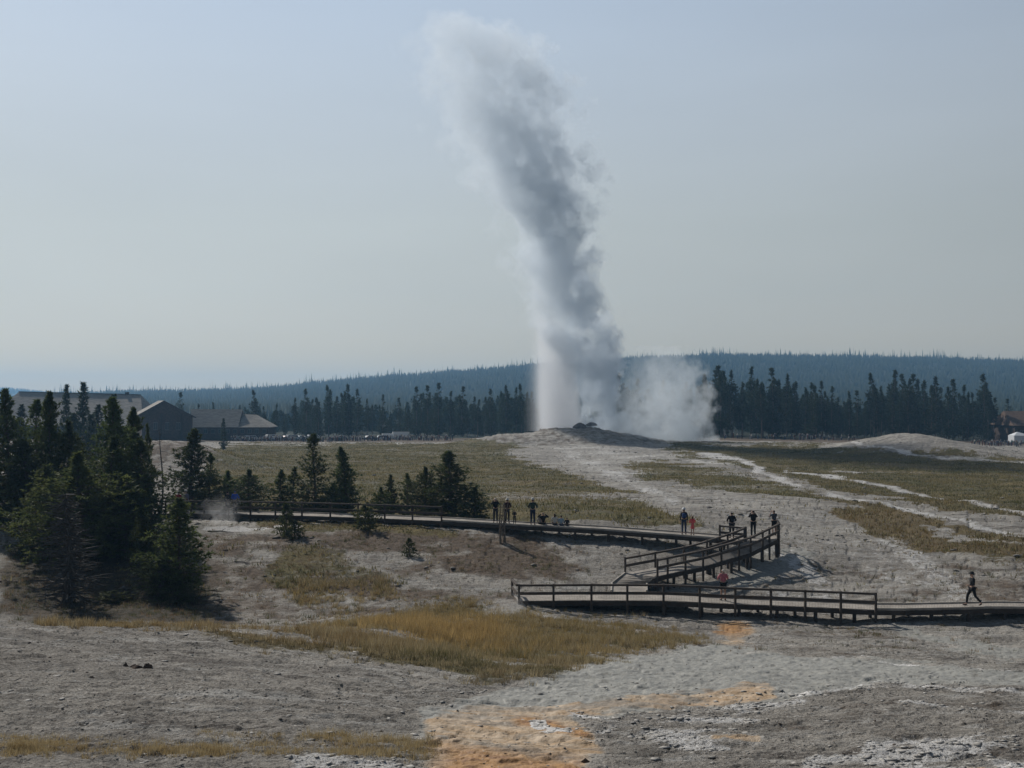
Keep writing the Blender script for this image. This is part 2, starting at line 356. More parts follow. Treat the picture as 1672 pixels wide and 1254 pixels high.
def line(pts, wd, dlo=0, dhi=1e9, jit=5, f=.2):
    n1 = (fbm(X * f, Y * f, 3, 81) - .5) * 2; n2 = (fbm(X * f, Y * f, 3, 91) - .5) * 2
    x = PXg + n1 * jit * 3; y = PYg + n2 * jit; o = np.zeros(x.shape)
    for k in range(len(pts) - 1):
        (x1, y1), (x2, y2) = pts[k], pts[k + 1]; ex, ey = x2 - x1, (y2 - y1) * 3
        t = np.clip(((x - x1) * ex + (y - y1) * 3 * ey) / (ex * ex + ey * ey + 1e-9), 0, 1)
        dd = np.hypot(x - x1 - t * ex, (y - y1) * 3 - t * ey); o = np.maximum(o, np.clip(1 - dd / (wd * 3), 0, 1))
    return np.where((D > dlo) & (D < dhi), np.clip(o * 1.6, 0, 1), 0)
U = np.maximum
meadL = .78 * poly([(370, 717), (850, 718), (840, 745), (905, 762), (960, 782), (1015, 797), (1045, 815), (1085, 826), (1160, 860), (1150, 867), (720, 846), (300, 838), (330, 770)], 8, 80, 300)
meadR = .95 * poly([(1095, 724), (1300, 726), (1500, 738), (1760, 757), (1760, 856), (1560, 838), (1400, 806), (1232, 771), (1085, 731)], 6, 80, 300)
tong = .92 * poly([(1010, 757), (1100, 751), (1240, 783), (1320, 800), (1480, 838), (1720, 882), (1720, 896), (1500, 852), (1350, 822), (1200, 806), (1060, 783)], 5, 70, 300)
low = poly([(1350, 832), (1460, 836), (1570, 882), (1660, 900), (1720, 930), (1520, 906), (1420, 870)], 8, 62, 200)
low2 = poly([(1560, 880), (1720, 890), (1720, 960), (1600, 925)], 10, 60, 200) * .72
frontg = poly([(330, 1032), (480, 1022), (640, 985), (760, 983), (830, 1012), (870, 1002), (980, 1002), (1060, 1012), (1130, 1035), (1143, 1054), (1060, 1062), (960, 1087), (880, 1107), (790, 1114), (700, 1097), (560, 1062), (420, 1050)], 34, 22, 62)
crest = poly([(40, 1011), (330, 1014), (640, 1022), (660, 1034), (330, 1030), (60, 1021)], 14, 30, 50)
bot = poly([(0, 1205), (250, 1212), (330, 1200), (600, 1205), (690, 1210), (690, 1228), (400, 1228), (0, 1232)], 26, 10, 30) * .8
slopeg = poly([(470, 880), (560, 900), (640, 930), (640, 1000), (520, 990), (430, 940)], 14, 50, 80) * .7
slopeg = U(slopeg, poly([(420, 850), (720, 855), (760, 880), (600, 872), (430, 868)], 8, 60, 90) * .85)
grass = U.reduce([meadL, meadR, tong, low * .85, low2, frontg, crest, bot, slopeg])
# white runoff channels cut through the meadow
chan = U.reduce([line([(1150, 742), (1215, 752), (1245, 770), (1300, 796)], 5, 70, 300), line([(1285, 768), (1400, 786), (1500, 804), (1600, 828), (1720, 846)], 3.5, 70, 300),
                 line([(1355, 808), (1440, 826), (1500, 840), (1600, 856), (1720, 872)], 4.5, 62, 300), line([(1360, 766), (1400, 772)], 3, 80, 300), line([(1390, 720), (1500, 742), (1720, 760)], 4, 150, 300)])
grass = grass * (1 - chan)
white = U.reduce([chan * .62, line([(880, 1176), (890, 1188), (930, 1190)], 7, 15, 40) , line([(930, 1168), (1010, 1176), (990, 1190)], 7, 15, 40),
    poly([(1010, 1195), (1100, 1163), (1290, 1128), (1330, 1140), (1250, 1170), (1190, 1228), (1110, 1222)], 22, 15, 40) * .72,
    line([(1280, 1136), (1450, 1114), (1560, 1122), (1700, 1135)], 9, 15, 40) * .78, line([(1480, 1150), (1560, 1160), (1672, 1165)], 7, 15, 40) * .7,
    poly([(1300, 1225), (1400, 1205), (1720, 1190), (1720, 1262), (1280, 1262)], 16, 10, 40) * .85, poly([(480, 1236), (640, 1228), (690, 1262), (470, 1262)], 14, 10, 30) * .62,
    line([(1250, 900), (1310, 930), (1390, 990)], 10, 50, 90) * .5, line([(1450, 880), (1540, 950), (1600, 985)], 14, 50, 90) * .5, poly([(860, 722), (1080, 722), (1060, 760), (1000, 800), (900, 752)], 20, 120, 320) * .45,
    poly([(1240, 955), (1400, 960), (1430, 985), (1260, 985)], 12, 50, 80) * .5, line([(340, 862), (480, 860)], 6, 70, 95) * .75, line([(900, 1010), (800, 1018)], 5, 45, 64) * .6,
    line([(0, 1012), (330, 1020), (620, 1040)], 4, 30, 40) * .5, line([(1180, 1058), (1500, 1085), (1700, 1092)], 5, 30, 42) * .55, line([(440, 730), (700, 724)], 3, 220, 310) * .5,
    line([(1000, 740), (1080, 790), (1200, 830), (1290, 870), (1305, 920), (1260, 962)], 12, 62, 300) * .42, line([(1050, 780), (1180, 815), (1330, 850), (1480, 930), (1610, 985)], 16, 58, 300) * .40, line([(1200, 815), (1400, 880), (1550, 960)], 14, 58, 300) * .38,
    poly([(900, 745), (1080, 735), (1180, 770), (1330, 815), (1440, 850), (1560, 930), (1620, 985), (1420, 985), (1290, 900), (1170, 855), (1060, 800)], 70, 58, 300) * .40, line([(930, 740), (1010, 780), (1100, 815)], 9, 90, 300) * .55, line([(1000, 745), (1120, 745), (1200, 760)], 6, 120, 300) * .5, line([(0, 875), (90, 862)], 8, 65, 90) * .75])
orange = U.reduce([poly([(690, 1262), (686, 1190), (716, 1160), (800, 1150), (960, 1150), (1090, 1138), (1200, 1124), (1252, 1118), (1258, 1140), (1130, 1156), (1000, 1164), (930, 1170), (965, 1198), (975, 1222), (940, 1262)], 22, 12, 40, 12),
    poly([(1165, 1014), (1225, 1010), (1222, 1054), (1180, 1054)], 26, 35, 60), poly([(1560, 1240), (1720, 1232), (1720, 1262), (1500, 1262)], 10, 10, 30) * .7,
    line([(1180, 1205), (1240, 1210)], 8, 10, 30) * .5])
smooth_grey = U.reduce([poly([(680, 1200), (690, 1160), (800, 1128), (960, 1086), (1140, 1056), (1300, 1064), (1420, 1080), (1720, 1096), (1720, 1118), (1450, 1108), (1270, 1140), (1100, 1160), (940, 1175)], 10, 15, 50),
    poly([(1230, 890), (1320, 895), (1310, 930), (1250, 960), (1200, 952)], 12, 60, 85) * .6, poly([(1460, 1010), (1560, 1030), (1700, 1075), (1640, 1080), (1520, 1055)], 12, 40, 60) * .7])  # last polygon: plain smooth grey strip beyond the boardwalk's railed end
smooth = U(smooth_grey, orange * .8)
brown = U.reduce([poly([(0, 885), (100, 900), (300, 870), (480, 860), (840, 868), (1010, 880), (1060, 935), (980, 950), (820, 1000), (640, 1010), (0, 1020)], 40, 50, 82) * .70, poly([(0, 895), (240, 900), (330, 940), (320, 1012), (0, 1012)], 40, 50, 80) * .9,
    poly([(0, 1020), (60, 1140), (640, 1254), (0, 1254)], 60, 10, 40) * .34, poly([(1230, 1120), (1700, 1110), (1700, 1254), (1200, 1254)], 60, 10, 40) * .34, poly([(1240, 900), (1700, 900), (1700, 1000), (1400, 990)], 40, 50, 90) * .38,
    poly([(1230, 1010), (1440, 1010), (1560, 1075), (1300, 1070)], 20, 40, 60) * .42, poly([(190, 700), (460, 700), (440, 760), (150, 760)], 20, 120, 230) * .55, poly([(1390, 700), (1600, 700), (1700, 760), (1380, 740)], 10, 200, 270) * .25])
rust = U.reduce([poly([(1300, 790), (1720, 850), (1720, 940), (1400, 850)], 40, 60, 200) * .8, low, crest * .5, bot * .3, poly([(300, 1020), (640, 1040), (640, 1060), (330, 1050)], 10, 20, 50) * .5])
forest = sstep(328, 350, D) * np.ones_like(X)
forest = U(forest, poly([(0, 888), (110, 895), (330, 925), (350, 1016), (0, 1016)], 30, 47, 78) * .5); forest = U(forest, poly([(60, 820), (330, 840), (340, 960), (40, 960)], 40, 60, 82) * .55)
def cattr(name, chans):
    a = me.color_attributes.new(name, 'FLOAT_COLOR', 'POINT'); arr = np.zeros((len(V), 4), np.float32)
    for k, c in enumerate(chans): arr[:nr * nc, k] = np.clip(c, 0, 1).ravel()
    a.data.foreach_set('color', arr.ravel())
rust = rust * .6
flow = sstep(.47, .53, fbm(X * .7 + 3 * fbm(X * .3, Y * .5, 3, 151), Y * 1.6, 5, 141))
orange = np.clip(orange * 1.25, 0, 1) * (1 - .30 * flow); brown = brown * np.where((D > 48) & (D < 90), np.clip(fbm(X * .11, Y * .2, 5, 161) * 3.4 - .95, .15, 1.25), 1)
rust = U(rust, poly([(710, 1262), (720, 1215), (790, 1220), (860, 1232), (940, 1230), (950, 1262)], 22, 12, 30, 10) * .9); rust = U(rust, line([(860, 1175), (900, 1183), (955, 1196)], 9, 12, 30)); rust = U(rust, poly([(1165, 1014), (1225, 1010), (1215, 1030), (1170, 1030)], 16, 35, 60))
vary = np.clip(fbm(X * .9, Y * 1.3, 5, 101) * 3.0 - .75, 0, 1.15); nearw = np.clip((60 - D) / 20, 0, 1)
white = white * (1 - nearw * .75 * (1 - vary)); orange = orange * (.88 + .5 * (fbm(X * .5, Y * .9, 4, 111) - .4)); frontv = np.clip(fbm(X * .45, Y * .7, 4, 121) * 3.2 - .75, .25, 1)
GT = grass * frontv; grass = np.where(D < 64, grass * frontv * .72, grass * np.clip(fbm(X * .035, Y * .045, 4, 131) * 2.6 - .1 + .5 * meadR, .4, 1))
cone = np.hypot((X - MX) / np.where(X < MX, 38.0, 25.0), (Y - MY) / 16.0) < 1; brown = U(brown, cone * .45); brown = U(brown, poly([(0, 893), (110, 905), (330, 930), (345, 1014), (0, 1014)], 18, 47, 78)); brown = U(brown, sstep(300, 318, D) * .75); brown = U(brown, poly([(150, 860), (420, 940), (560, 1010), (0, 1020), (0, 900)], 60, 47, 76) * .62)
cattr('mask_a', [grass, white, orange, smooth_grey]); cattr('mask_b', [brown, rust, forest, smooth])
ground = mesh_obj('ground', me); tag(ground, kind='structure')
GRID = dict(X=X, Y=Y, Z=Z, grass=np.where(D < 64, GT, grass), rust=rust, D=D, white=white, forest=forest, brown=brown, orange=orange, smooth_grey=smooth_grey)
# ------------------------------------------------------------------ geyser: steam column, water jet, drifting steam
PD = 306.0; SCL = PD / F          # metres per photograph pixel at the geyser
def wx(px): return (px - CX) * SCL
def wz(py): return (HZ - py) * SCL
def hull(name, prof, yr, mat, k=28, grow=1.3):
    """closed skin round a column: prof = (row, left, right)"""
    V = []; Fc = []; n = len(prof)
    for i, (py, l, r) in enumerate(prof):
        c = (l + r) / 2; hw = (r - l) / 2 * grow
        for j in range(k):
            th = 2 * pi * j / k
            V.append((wx(c) + hw * SCL * cos(th), PD + hw * SCL * yr * sin(th), wz(py)))
    for i in range(n - 1):
        for j in range(k): Fc.append((i * k + j, i * k + (j + 1) % k, (i + 1) * k + (j + 1) % k, (i + 1) * k + j))
    Fc.append(tuple(range(k - 1, -1, -1))); Fc.append(tuple((n - 1) * k + j for j in range(k)))
    me = bpy.data.meshes.new(name); me.from_pydata(V, [], Fc); me.update()
    return mesh_obj(name, me, mat)
def curve_node(t, x, pts, lo, hi):
    """float curve through (position, value); positions in [z0,z1] mapped to 0..1, values in [lo,hi]"""
    c = t.N('ShaderNodeFloatCurve'); t.set(c.inputs['Value'], x); cv = c.mapping.curves[0]
    pts = sorted(pts); cv.points[0].location = pts[0]; cv.points[1].location = pts[-1]
    for p in pts[1:-1]: cv.points.new(*p)
    c.mapping.update(); return c.outputs[0]
def steam_mat(name, prof, yr, dens, aniso=.35, left_soft=.25, lump=.30, edge=.55, col=(.93, .95, .97), hole=.0, leftmul=.15, fine=.16, vertical=1.0, amp=.6, warp=4.0, bias=.80):
    m, n = new_mat(name); t = NT(n); g = t.N('ShaderNodeTexCoord').outputs['Object']
    z0, z1 = wz(prof[0][0]), wz(prof[-1][0])
    xs = [wx((l + r) / 2) for _, l, r in prof]; ws = [(r - l) / 2 * SCL for _, l, r in prof]
    wn = t.N('ShaderNodeTexNoise'); t.set(wn.inputs['Vector'], t.map(g, (1, 1, vertical))); wn.inputs['Scale'].default_value = lump * .45; wn.inputs['Detail'].default_value = 1
    vs = t.N('ShaderNodeVectorMath', operation='SUBTRACT'); t.set(vs.inputs[0], wn.outputs['Color']); vs.inputs[1].default_value = (.5, .5, .5)
    vm_ = t.N('ShaderNodeVectorMath', operation='MULTIPLY_ADD'); t.set(vm_.inputs[0], vs.outputs[0]); vm_.inputs[1].default_value = (warp, warp, warp); t.set(vm_.inputs[2], g)
    sp = t.N('ShaderNodeSeparateXYZ'); t.set(sp.inputs[0], vm_.outputs[0])
    u = t.rng(sp.outputs[2], z0, z1, 0, 1, False)
    xr0, xr1 = min(xs), max(xs) + 1e-3; wr1 = max(ws)
    zz = [(wz(p[0]) - z0) / (z1 - z0) for p in prof]
    xc = t.rng(curve_node(t, u, [(a, (b - xr0) / (xr1 - xr0)) for a, b in zip(zz, xs)], 0, 1), 0, 1, xr0, xr1, False)
    ww = t.rng(curve_node(t, u, [(a, b / wr1) for a, b in zip(zz, ws)], 0, 1), 0, 1, 0, wr1, False)
    ux = t.math('DIVIDE', t.math('SUBTRACT', sp.outputs[0], xc), ww); uy = t.math('DIVIDE', t.math('SUBTRACT', sp.outputs[1], PD), t.math('MULTIPLY', ww, yr))
    r = t.math('SQRT', t.math('ADD', t.math('MULTIPLY', ux, ux), t.math('MULTIPLY', uy, uy)))
    vo = t.N('ShaderNodeTexVoronoi', feature='SMOOTH_F1'); t.set(vo.inputs['Vector'], t.map(vm_.outputs[0], (1, 1, vertical))); vo.inputs['Scale'].default_value = lump * .55; vo.inputs['Smoothness'].default_value = .35
    vo.inputs['Detail'].default_value = 2.5; vo.inputs['Roughness'].default_value = .5; vo.inputs['Lacunarity'].default_value = 2.3
    nz = t.noise(t.map(g, (1, 1, vertical)), fine * 1.6, 4, .62)
    v = t.math('SUBTRACT', 1.0, r)
    v = t.math('ADD', v, t.math('MULTIPLY', t.math('SUBTRACT', bias, vo.outputs['Distance']), amp))
    v = t.math('ADD', v, t.math('MULTIPLY', t.math('SUBTRACT', nz, .5), amp * 1.1))
    # sharp cauliflower edge to the right, soft torn edge to the left
    k = t.rng(ux, -.8, .3, edge * (.25 + 3 * left_soft), edge * .11)
    d = t.math('DIVIDE', v, k, clamp=True)
    side = t.rng(ux, -.95, .15, leftmul, 1.0)
    d = t.math('MULTIPLY', t.math('MULTIPLY', d, d), side)
    if hole: d = t.math('MULTIPLY', d, t.rng(t.noise(g, fine * .75, 3, .6), .36, .36 + hole, .12, 1))
    if isinstance(dens, list):
        mxd = max(q[1] for q in dens)
        dd = t.math('MULTIPLY', curve_node(t, u, [((wz(a) - z0) / (z1 - z0), b / mxd) for a, b in dens], 0, 1), mxd)
    else: dd = dens
    d = t.math('MULTIPLY', d, dd)
    v_ = t.N('ShaderNodeVolumePrincipled'); t.set(v_.inputs['Density'], d); v_.inputs['Color'].default_value = (*col, 1); v_.inputs['Anisotropy'].default_value = aniso
    o = t.N('ShaderNodeOutputMaterial'); n.links.new(v_.outputs[0], o.inputs['Volume']); return m
PROF = [(705, 930, 1018), (660, 922, 1018), (620, 912, 1016), (580, 888, 1012), (540, 862, 1004), (500, 852, 988), (450, 834, 976), (400, 815, 966), (350, 800, 966), (310, 768, 966), (270, 752, 962), (230, 742, 945), (180, 716, 940), (140, 698, 932), (100, 686, 915), (65, 684, 885), (45, 690, 830), (24, 705, 790)]
PROF = [(y, l - 10 * (y < 260) - 4 * (y < 120), r - 14 * (y < 260) - 8 * (y < 120)) for y, l, r in PROF]
PROF = [(y, (l + r) / 2 - (r - l) * (.56 + .04 * (y < 300)), (l + r) / 2 + (r - l) * .57) for y, l, r in PROF]
DENS = [(705, .22), (640, .21), (560, .18), (450, .165), (330, .15), (250, .105), (180, .08), (110, .07), (60, .055), (24, .045)]
m_st = steam_mat('steam_dense', PROF, .9, DENS, hole=.12, left_soft=.12, leftmul=.55, edge=.6, aniso=.3, lump=.22, amp=.95, bias=.80, col=(.86, .93, 1.0))
o = hull('steam_column', PROF, .95, m_st)
tag(o, 'tall billowing grey steam column rising from the erupting geyser into the sky', 'steam')
JET = [(704, 848, 954), (660, 847, 952), (620, 848, 948), (580, 850, 942), (540, 852, 928), (500, 850, 912), (450, 846, 915), (400, 826, 895), (350, 800, 870)]
m_j = steam_mat('water_spray', JET, .7, [(702, .30), (600, .24), (540, .14), (490, .05), (430, .012), (350, .0)], lump=.12, fine=.35, vertical=.12, amp=.22, warp=.8, edge=.9, left_soft=.25, leftmul=.8, aniso=.65, col=(.96, .975, 1.0))
o = hull('geyser_spray', JET, .8, m_j, grow=1.15)
tag(o, 'pale curtain of falling geyser spray on the sunny side of the steam column', 'spray')
LOW = [(722, 930, 1170), (700, 930, 1176), (680, 940, 1172), (650, 955, 1168), (620, 965, 1162), (600, 975, 1155), (585, 985, 1145), (565, 1000, 1120)]
m_l = steam_mat('steam_low', LOW, .55, [(722, .16), (680, .12), (640, .085), (600, .05), (565, .018)], lump=.30, fine=.2, amp=.7, warp=5, edge=1.6, left_soft=.1, leftmul=.6, hole=.1, col=(.90, .955, 1.0), bias=.9)
o = hull('drifting_steam', LOW, .55, m_l, grow=1.1)
tag(o, 'low bank of white steam rolling off the geyser cone in front of the pines', 'steam')
def wisp(px, d, wpx, hpx, dens, label):
    p = G(px, d); s = d / F; mb = MB(); rings = []
    for i, (hh, ww) in enumerate([(-.05, .6), (.15, 1), (.4, .95), (.7, .8), (1, .4)]):
        rings.append([(p.x + (ww * wpx / 2 * cos(a) + hh * wpx * .25) * s, p.y + ww * wpx / 3 * s * sin(a), p.z + hh * hpx * s) for a in np.linspace(0, 2 * pi, 14)[:-1]])
    k = 13; V = [q for r_ in rings for q in r_]; Fc = [(i * k + j, i * k + (j + 1) % k, (i + 1) * k + (j + 1) % k, (i + 1) * k + j) for i in range(4) for j in range(k)]
    mb.add(V, Fc + [tuple(range(k - 1, -1, -1)), tuple(4 * k + j for j in range(k))])
    m, n = new_mat('steam_wisp'); t = NT(n); g = t.N('ShaderNodeTexCoord').outputs['Object']; sp = t.N('ShaderNodeSeparateXYZ'); t.set(sp.inputs[0], g)
    rx = t.math('DIVIDE', t.math('SUBTRACT', sp.outputs[0], p.x + .1 * wpx * s), wpx / 2 * s); rz_ = t.rng(sp.outputs[2], p.z, p.z + hpx * s, 1, 0)
    ry = t.math('DIVIDE', t.math('SUBTRACT', sp.outputs[1], p.y), wpx / 3 * s)
    r = t.math('SQRT', t.math('ADD', t.math('MULTIPLY', rx, rx), t.math('MULTIPLY', ry, ry)))
    nz = t.noise(g, 1.0, 5, .7, 1.2); d = t.math('MULTIPLY', t.math('MULTIPLY', t.math('SUBTRACT', t.math('ADD', t.math('SUBTRACT', .75, r), t.math('MULTIPLY', t.math('SUBTRACT', nz, .5), 5.0)), .0, clamp=True), t.rng(r, .55, 1.0, 1, 0)), rz_)
    v_ = t.N('ShaderNodeVolumePrincipled'); t.set(v_.inputs['Density'], t.math('MULTIPLY', d, dens)); v_.inputs['Color'].default_value = (.95, .95, .95, 1); v_.inputs['Anisotropy'].default_value = .4
    o = t.N('ShaderNodeOutputMaterial'); n.links.new(v_.outputs[0], o.inputs['Volume'])
    o = mb.build('steam_wisp', m); tag(o, label, 'steam', 'small steam wisps over hot vents'); return o
wisp(352, 80.5, 90, 60, .36, 'small wisp of steam drifting up in front of the railing near the blue jacket')
wisp(815, 57, 90, 45, .35, 'faint wisp of steam over the golden grass beside the boardwalk end')
# ------------------------------------------------------------------ haze: smoky air
hm, n = new_mat('haze_air'); t = NT(n); v_ = t.N('ShaderNodeVolumePrincipled'); v_.inputs['Density'].default_value = .00022
v_.inputs['Color'].default_value = (.33, .64, 1.0, 1); v_.inputs['Anisotropy'].default_value = .3
o = t.N('ShaderNodeOutputMaterial'); n.links.new(v_.outputs[0], o.inputs['Volume'])
mb = MB(); zb, zt = float(Z.min()) - 1.5, 128.0; mb.box((0, 0, (zb + zt) / 2), (9600, 9600, zt - zb)); hz = mb.build('haze', hm); tag(hz, kind='stuff')
# ------------------------------------------------------------------ trees
def foliage_mat(name, dark, light, wood=False):
    m, n = new_mat(name); t = NT(n); O = t.N('ShaderNodeTexCoord').outputs['Object']; oi = t.N('ShaderNodeObjectInfo')
    a = t.noise(O, .9, 3, .6); b = t.noise(O, 6.5, 2, .6)
    c = t.mix(t.rng(a, .36, .64), dark, light); c = t.mix(t.rng(b, .42, .75, 0, .6), c, tuple(x * 1.5 for x in light))
    hs = t.N('ShaderNodeHueSaturation'); t.set(hs.inputs['Color'], c); t.set(hs.inputs['Value'], t.math('ADD', .75, t.math('MULTIPLY', oi.outputs['Random'], .5))); t.set(hs.inputs['Hue'], t.math('ADD', .485, t.math('MULTIPLY', oi.outputs['Random'], .03)))
    b = t.bsdf(hs.outputs[0], .75, None, .25); tr = t.N('ShaderNodeBsdfTranslucent'); t.set(tr.inputs[0], hs.outputs[0]); ms = t.N('ShaderNodeMixShader'); ms.inputs[0].default_value = .35
    n.links.new(b.outputs[0], ms.inputs[1]); n.links.new(tr.outputs[0], ms.inputs[2]); on = [q for q in n.nodes if q.type == 'OUTPUT_MATERIAL'][0]; n.links.new(ms.outputs[0], on.inputs[0]); return m
M_needle = foliage_mat('pine_needles', (.040, .058, .020), (.095, .115, .036))
M_needle_y = foliage_mat('yellow_green_needles', (.055, .072, .022), (.135, .15, .045))
M_needle_far = foliage_mat('far_pine_needles', (.022, .033, .018), (.042, .055, .028))
M_bark = simple('pine_bark', (.12, .09, .07), .95, .4, 8, .6)
M_deadwood = simple('weathered_deadwood', (.20, .165, .13), .95, .35, 8, .6)
M_twig = simple('grey_dead_twigs', (.085, .077, .070), .95, .35, 5, .3)
def tufts(C, size, k, rng, up=.5, wid=.22, outward=None):
    """k narrow needle sprays round every centre C -> triangles"""
    n = len(C); Cc = np.repeat(C, k, 0); N_ = n * k
    d = rng.normal(size=(N_, 3)); d[:, 2] += up
    if outward is not None: d += np.repeat(outward, k, 0) * 1.3
    d /= np.linalg.norm(d, axis=1)[:, None] + 1e-9
    q = rng.normal(size=(N_, 3)); q = np.cross(d, q); q /= np.linalg.norm(q, axis=1)[:, None] + 1e-9
    L = (np.repeat(size, k) if hasattr(size, '__len__') else size) * rng.uniform(.6, 1.25, N_); L = L[:, None]
    A_ = Cc - d * L * .15 + q * L * wid; B_ = Cc - d * L * .15 - q * L * wid; T_ = Cc + d * L
    return np.stack([A_, B_, T_], 1).reshape(-1, 3)
def make_tree(seed, h, rw, t0=.06, nb=260, tuft=.16, kt=7, per=6, shape='cone', dead=0., lean=.02, bush=False, trunk_r=None, gap=.0):
    """returns (trunk mesh builder, crown triangle array) for a conifer of height h and crown radius rw"""
    g = np.random.default_rng(seed); mb = MB(); tr = trunk_r or h * .017
    bend = g.normal(size=2) * lean * h
    def axis(t): return np.array([bend[0] * t * t + .01 * h * sin(t * 7 + seed), bend[1] * t * t, h * t])
    mb.tube([axis(t) - (np.array([0, 0, .3]) if t == 0 else 0) for t in np.linspace(0, .98, 9)], [tr * (1.25 if t == 0 else 1) * (1 - t) ** .8 + .012 for t in np.linspace(0, .98, 9)], 7)
    C = []; Od = []; Sz = []
    lop = [1 + .35 * (fbm(np.array([a * 1.0]), np.array([seed * 3.1]), 2, seed)[0] - .5) for a in range(8)]
    for i in range(nb):
        t = t0 + (1 - t0) * ((i + g.random()) / nb) ** 1.08
        if gap and g.random() < gap and .2 < t < .9 and fbm(np.array([t * 9.]), np.array([seed * 1.7]), 2, 3)[0] > .55: continue
        if shape == 'cone': pr = (1 - t) ** .72 * (1 if t > t0 + .12 else .55 + .45 * (t - t0) / .12)
        elif shape == 'pole': pr = (.35 + .65 * max(.05, 1 - abs(2 * ((t - t0) / (1 - t0)) - .75)) ** .7) * (1 - t ** 5)
        elif shape == 'round': pr = max(.12, 1 - abs(2 * (t - .42)) ** 1.8) * (1 - t ** 6)
        else: pr = 1 - t * .7
        az = i * 2.39996 + g.normal() * .35; ll = rw * pr * g.uniform(.55, 1.12) * lop[int(az * 8 / (2 * pi)) % 8] * (1 + .3 * sin(t * 23 + seed))
        ll = max(ll, .05 * rw)
        el = radians(g.normal(6, 9) + 48 * max(0, t - .45) - 12 * (t < .3)); dh = np.array([cos(az), sin(az), 0])
        a = axis(t); pts = [a]
        for s in (.5, 1.0): pts.append(a + dh * ll * s * cos(el) + np.array([0, 0, 1]) * (ll * s * sin(el) + .10 * ll * s * s))
        rb = tr * .22 * (1 - t * .7) + .004
        if not bush or i % 3 == 0: mb.tube(pts, [rb, rb * .6, rb * .25], 3, False)
        if g.random() < dead: continue
        m_ = max(2, int(per * (ll / rw) ** .7 + .5)); 
        for s in g.uniform(.22, 1.03, m_):
            p = pts[0] * (1 - s) + pts[2] * s; w_ = .22 * ll * (1.15 - s)
            C.append(p + np.array([g.normal() * w_ * .6, g.normal() * w_ * .6, g.normal() * .05 * ll + .02])); Od.append(dh * .8 + np.array([0, 0, .2])); Sz.append(tuft * (.75 + .5 * g.random()))
    top = axis(1.0)
    for s in np.linspace(0, .12, 7): C.append(top - np.array([0, 0, s * h])); Od.append(np.array([0, 0, .8])); Sz.append(tuft * (.45 + s * 3))
    tri = tufts(np.array(C), np.array(Sz), kt, g, .45, .20, np.array(Od))
    return mb, tri
def tree_proto(name, seed, mat, bark=M_bark, **kw):
    mb, tri = make_tree(seed, **kw)
    root = empty(name, (0, 0, 0))
    mb.build('trunk', bark, root)
    mesh_obj('crown', np_mesh('crown', tri, np.arange(len(tri)).reshape(-1, 3), 3, mat), None, root)
    root['h'] = kw['h']; root['rw'] = kw['rw']; return root
def copy_thing(o, parent=None):
    c = o.copy(); COL.objects.link(c); c.parent = parent
    for ch in KIDS.get(o.name, []): copy_thing(ch, c)
    return c
KIDS = {}
def note(o):
    bpy.context.view_layer.update()
    def rec(q):
        KIDS[q.name] = list(q.children)
        for c in q.children: rec(c)
    rec(o)
class Kind:
    def __init__(s, protos):
        s.p = protos; s.used = [False] * len(protos)
        for q in protos: note(q)
    def get(s, i):
        i %= len(s.p)
        if not s.used[i]: s.used[i] = True; return s.p[i]
        return copy_thing(s.p[i])
K_small = None
def plant(kind, i, px, d, top, halfw, label, cat, group=None, rot=None, sink=.1):
    """stand a tree on the ground at bearing px and distance d so that it reaches row top"""
    p = G(px, d); zt = P(px, top, d)[2]; o = kind.get(i)
    sh = (zt - p.z + sink) / o['h']; sw = halfw * d / F / o['rw'] * (1.5 if px < 250 else 1.75 if kind is K_small else 1.3) if halfw else sh
    o.location = (p.x, p.y, p.z - sink); o.scale = (sw, sw, sh); o.rotation_euler = (0, 0, rot if rot is not None else (i * 1.7 + px) % 6.28)
    for k_ in ('group',):
        if k_ in o: del o[k_]
    tag(o, label, cat, group); return o
# young bushy pines near the walkways
K_near = Kind([tree_proto('pine_tree', 11, M_needle, h=8, rw=2.6, nb=420, tuft=.20, kt=8, per=9, trunk_r=.13),
               tree_proto('pine_tree', 12, M_needle, h=8, rw=2.2, nb=380, tuft=.19, kt=8, per=9, trunk_r=.12, gap=.5),
               tree_proto('pine_tree', 13, M_needle, h=8, rw=2.4, nb=420, tuft=.21, kt=8, per=9, trunk_r=.13, t0=.12),
               tree_proto('pine_tree', 14, M_needle, h=8, rw=2.8, nb=420, tuft=.2, kt=8, per=9, shape='round', trunk_r=.12)])
K_small = Kind([tree_proto('young_pine', 21, M_needle, h=4.5, rw=1.25, nb=150, tuft=.19, kt=8, per=7, trunk_r=.07),
                tree_proto('young_pine', 22, M_needle, h=4.5, rw=1.2, nb=130, tuft=.19, kt=8, per=7, trunk_r=.07, gap=.5),
                tree_proto('young_pine', 23, M_needle, h=4.5, rw=1.6, nb=170, tuft=.2, kt=8, per=8, shape='round', trunk_r=.07)])
K_yel = Kind([tree_proto('pine_tree', 31, M_needle_y, h=7, rw=2.5, nb=340, tuft=.22, kt=8, per=9, shape='round', trunk_r=.12, t0=.1),
              tree_proto('pine_tree', 32, M_needle_y, h=7, rw=2.3, nb=300, tuft=.22, kt=8, per=9, shape='cone', trunk_r=.11)])
K_shrub = Kind([tree_proto('pine_shrub', 41, M_needle_y, h=1.6, rw=.9, nb=90, tuft=.16, kt=7, per=5, shape='round', trunk_r=.03, t0=.02, bush=True),
                tree_proto('pine_shrub', 42, M_needle, h=1.6, rw=.8, nb=80, tuft=.15, kt=7, per=5, shape='cone', trunk_r=.03, t0=.02, bush=True)])
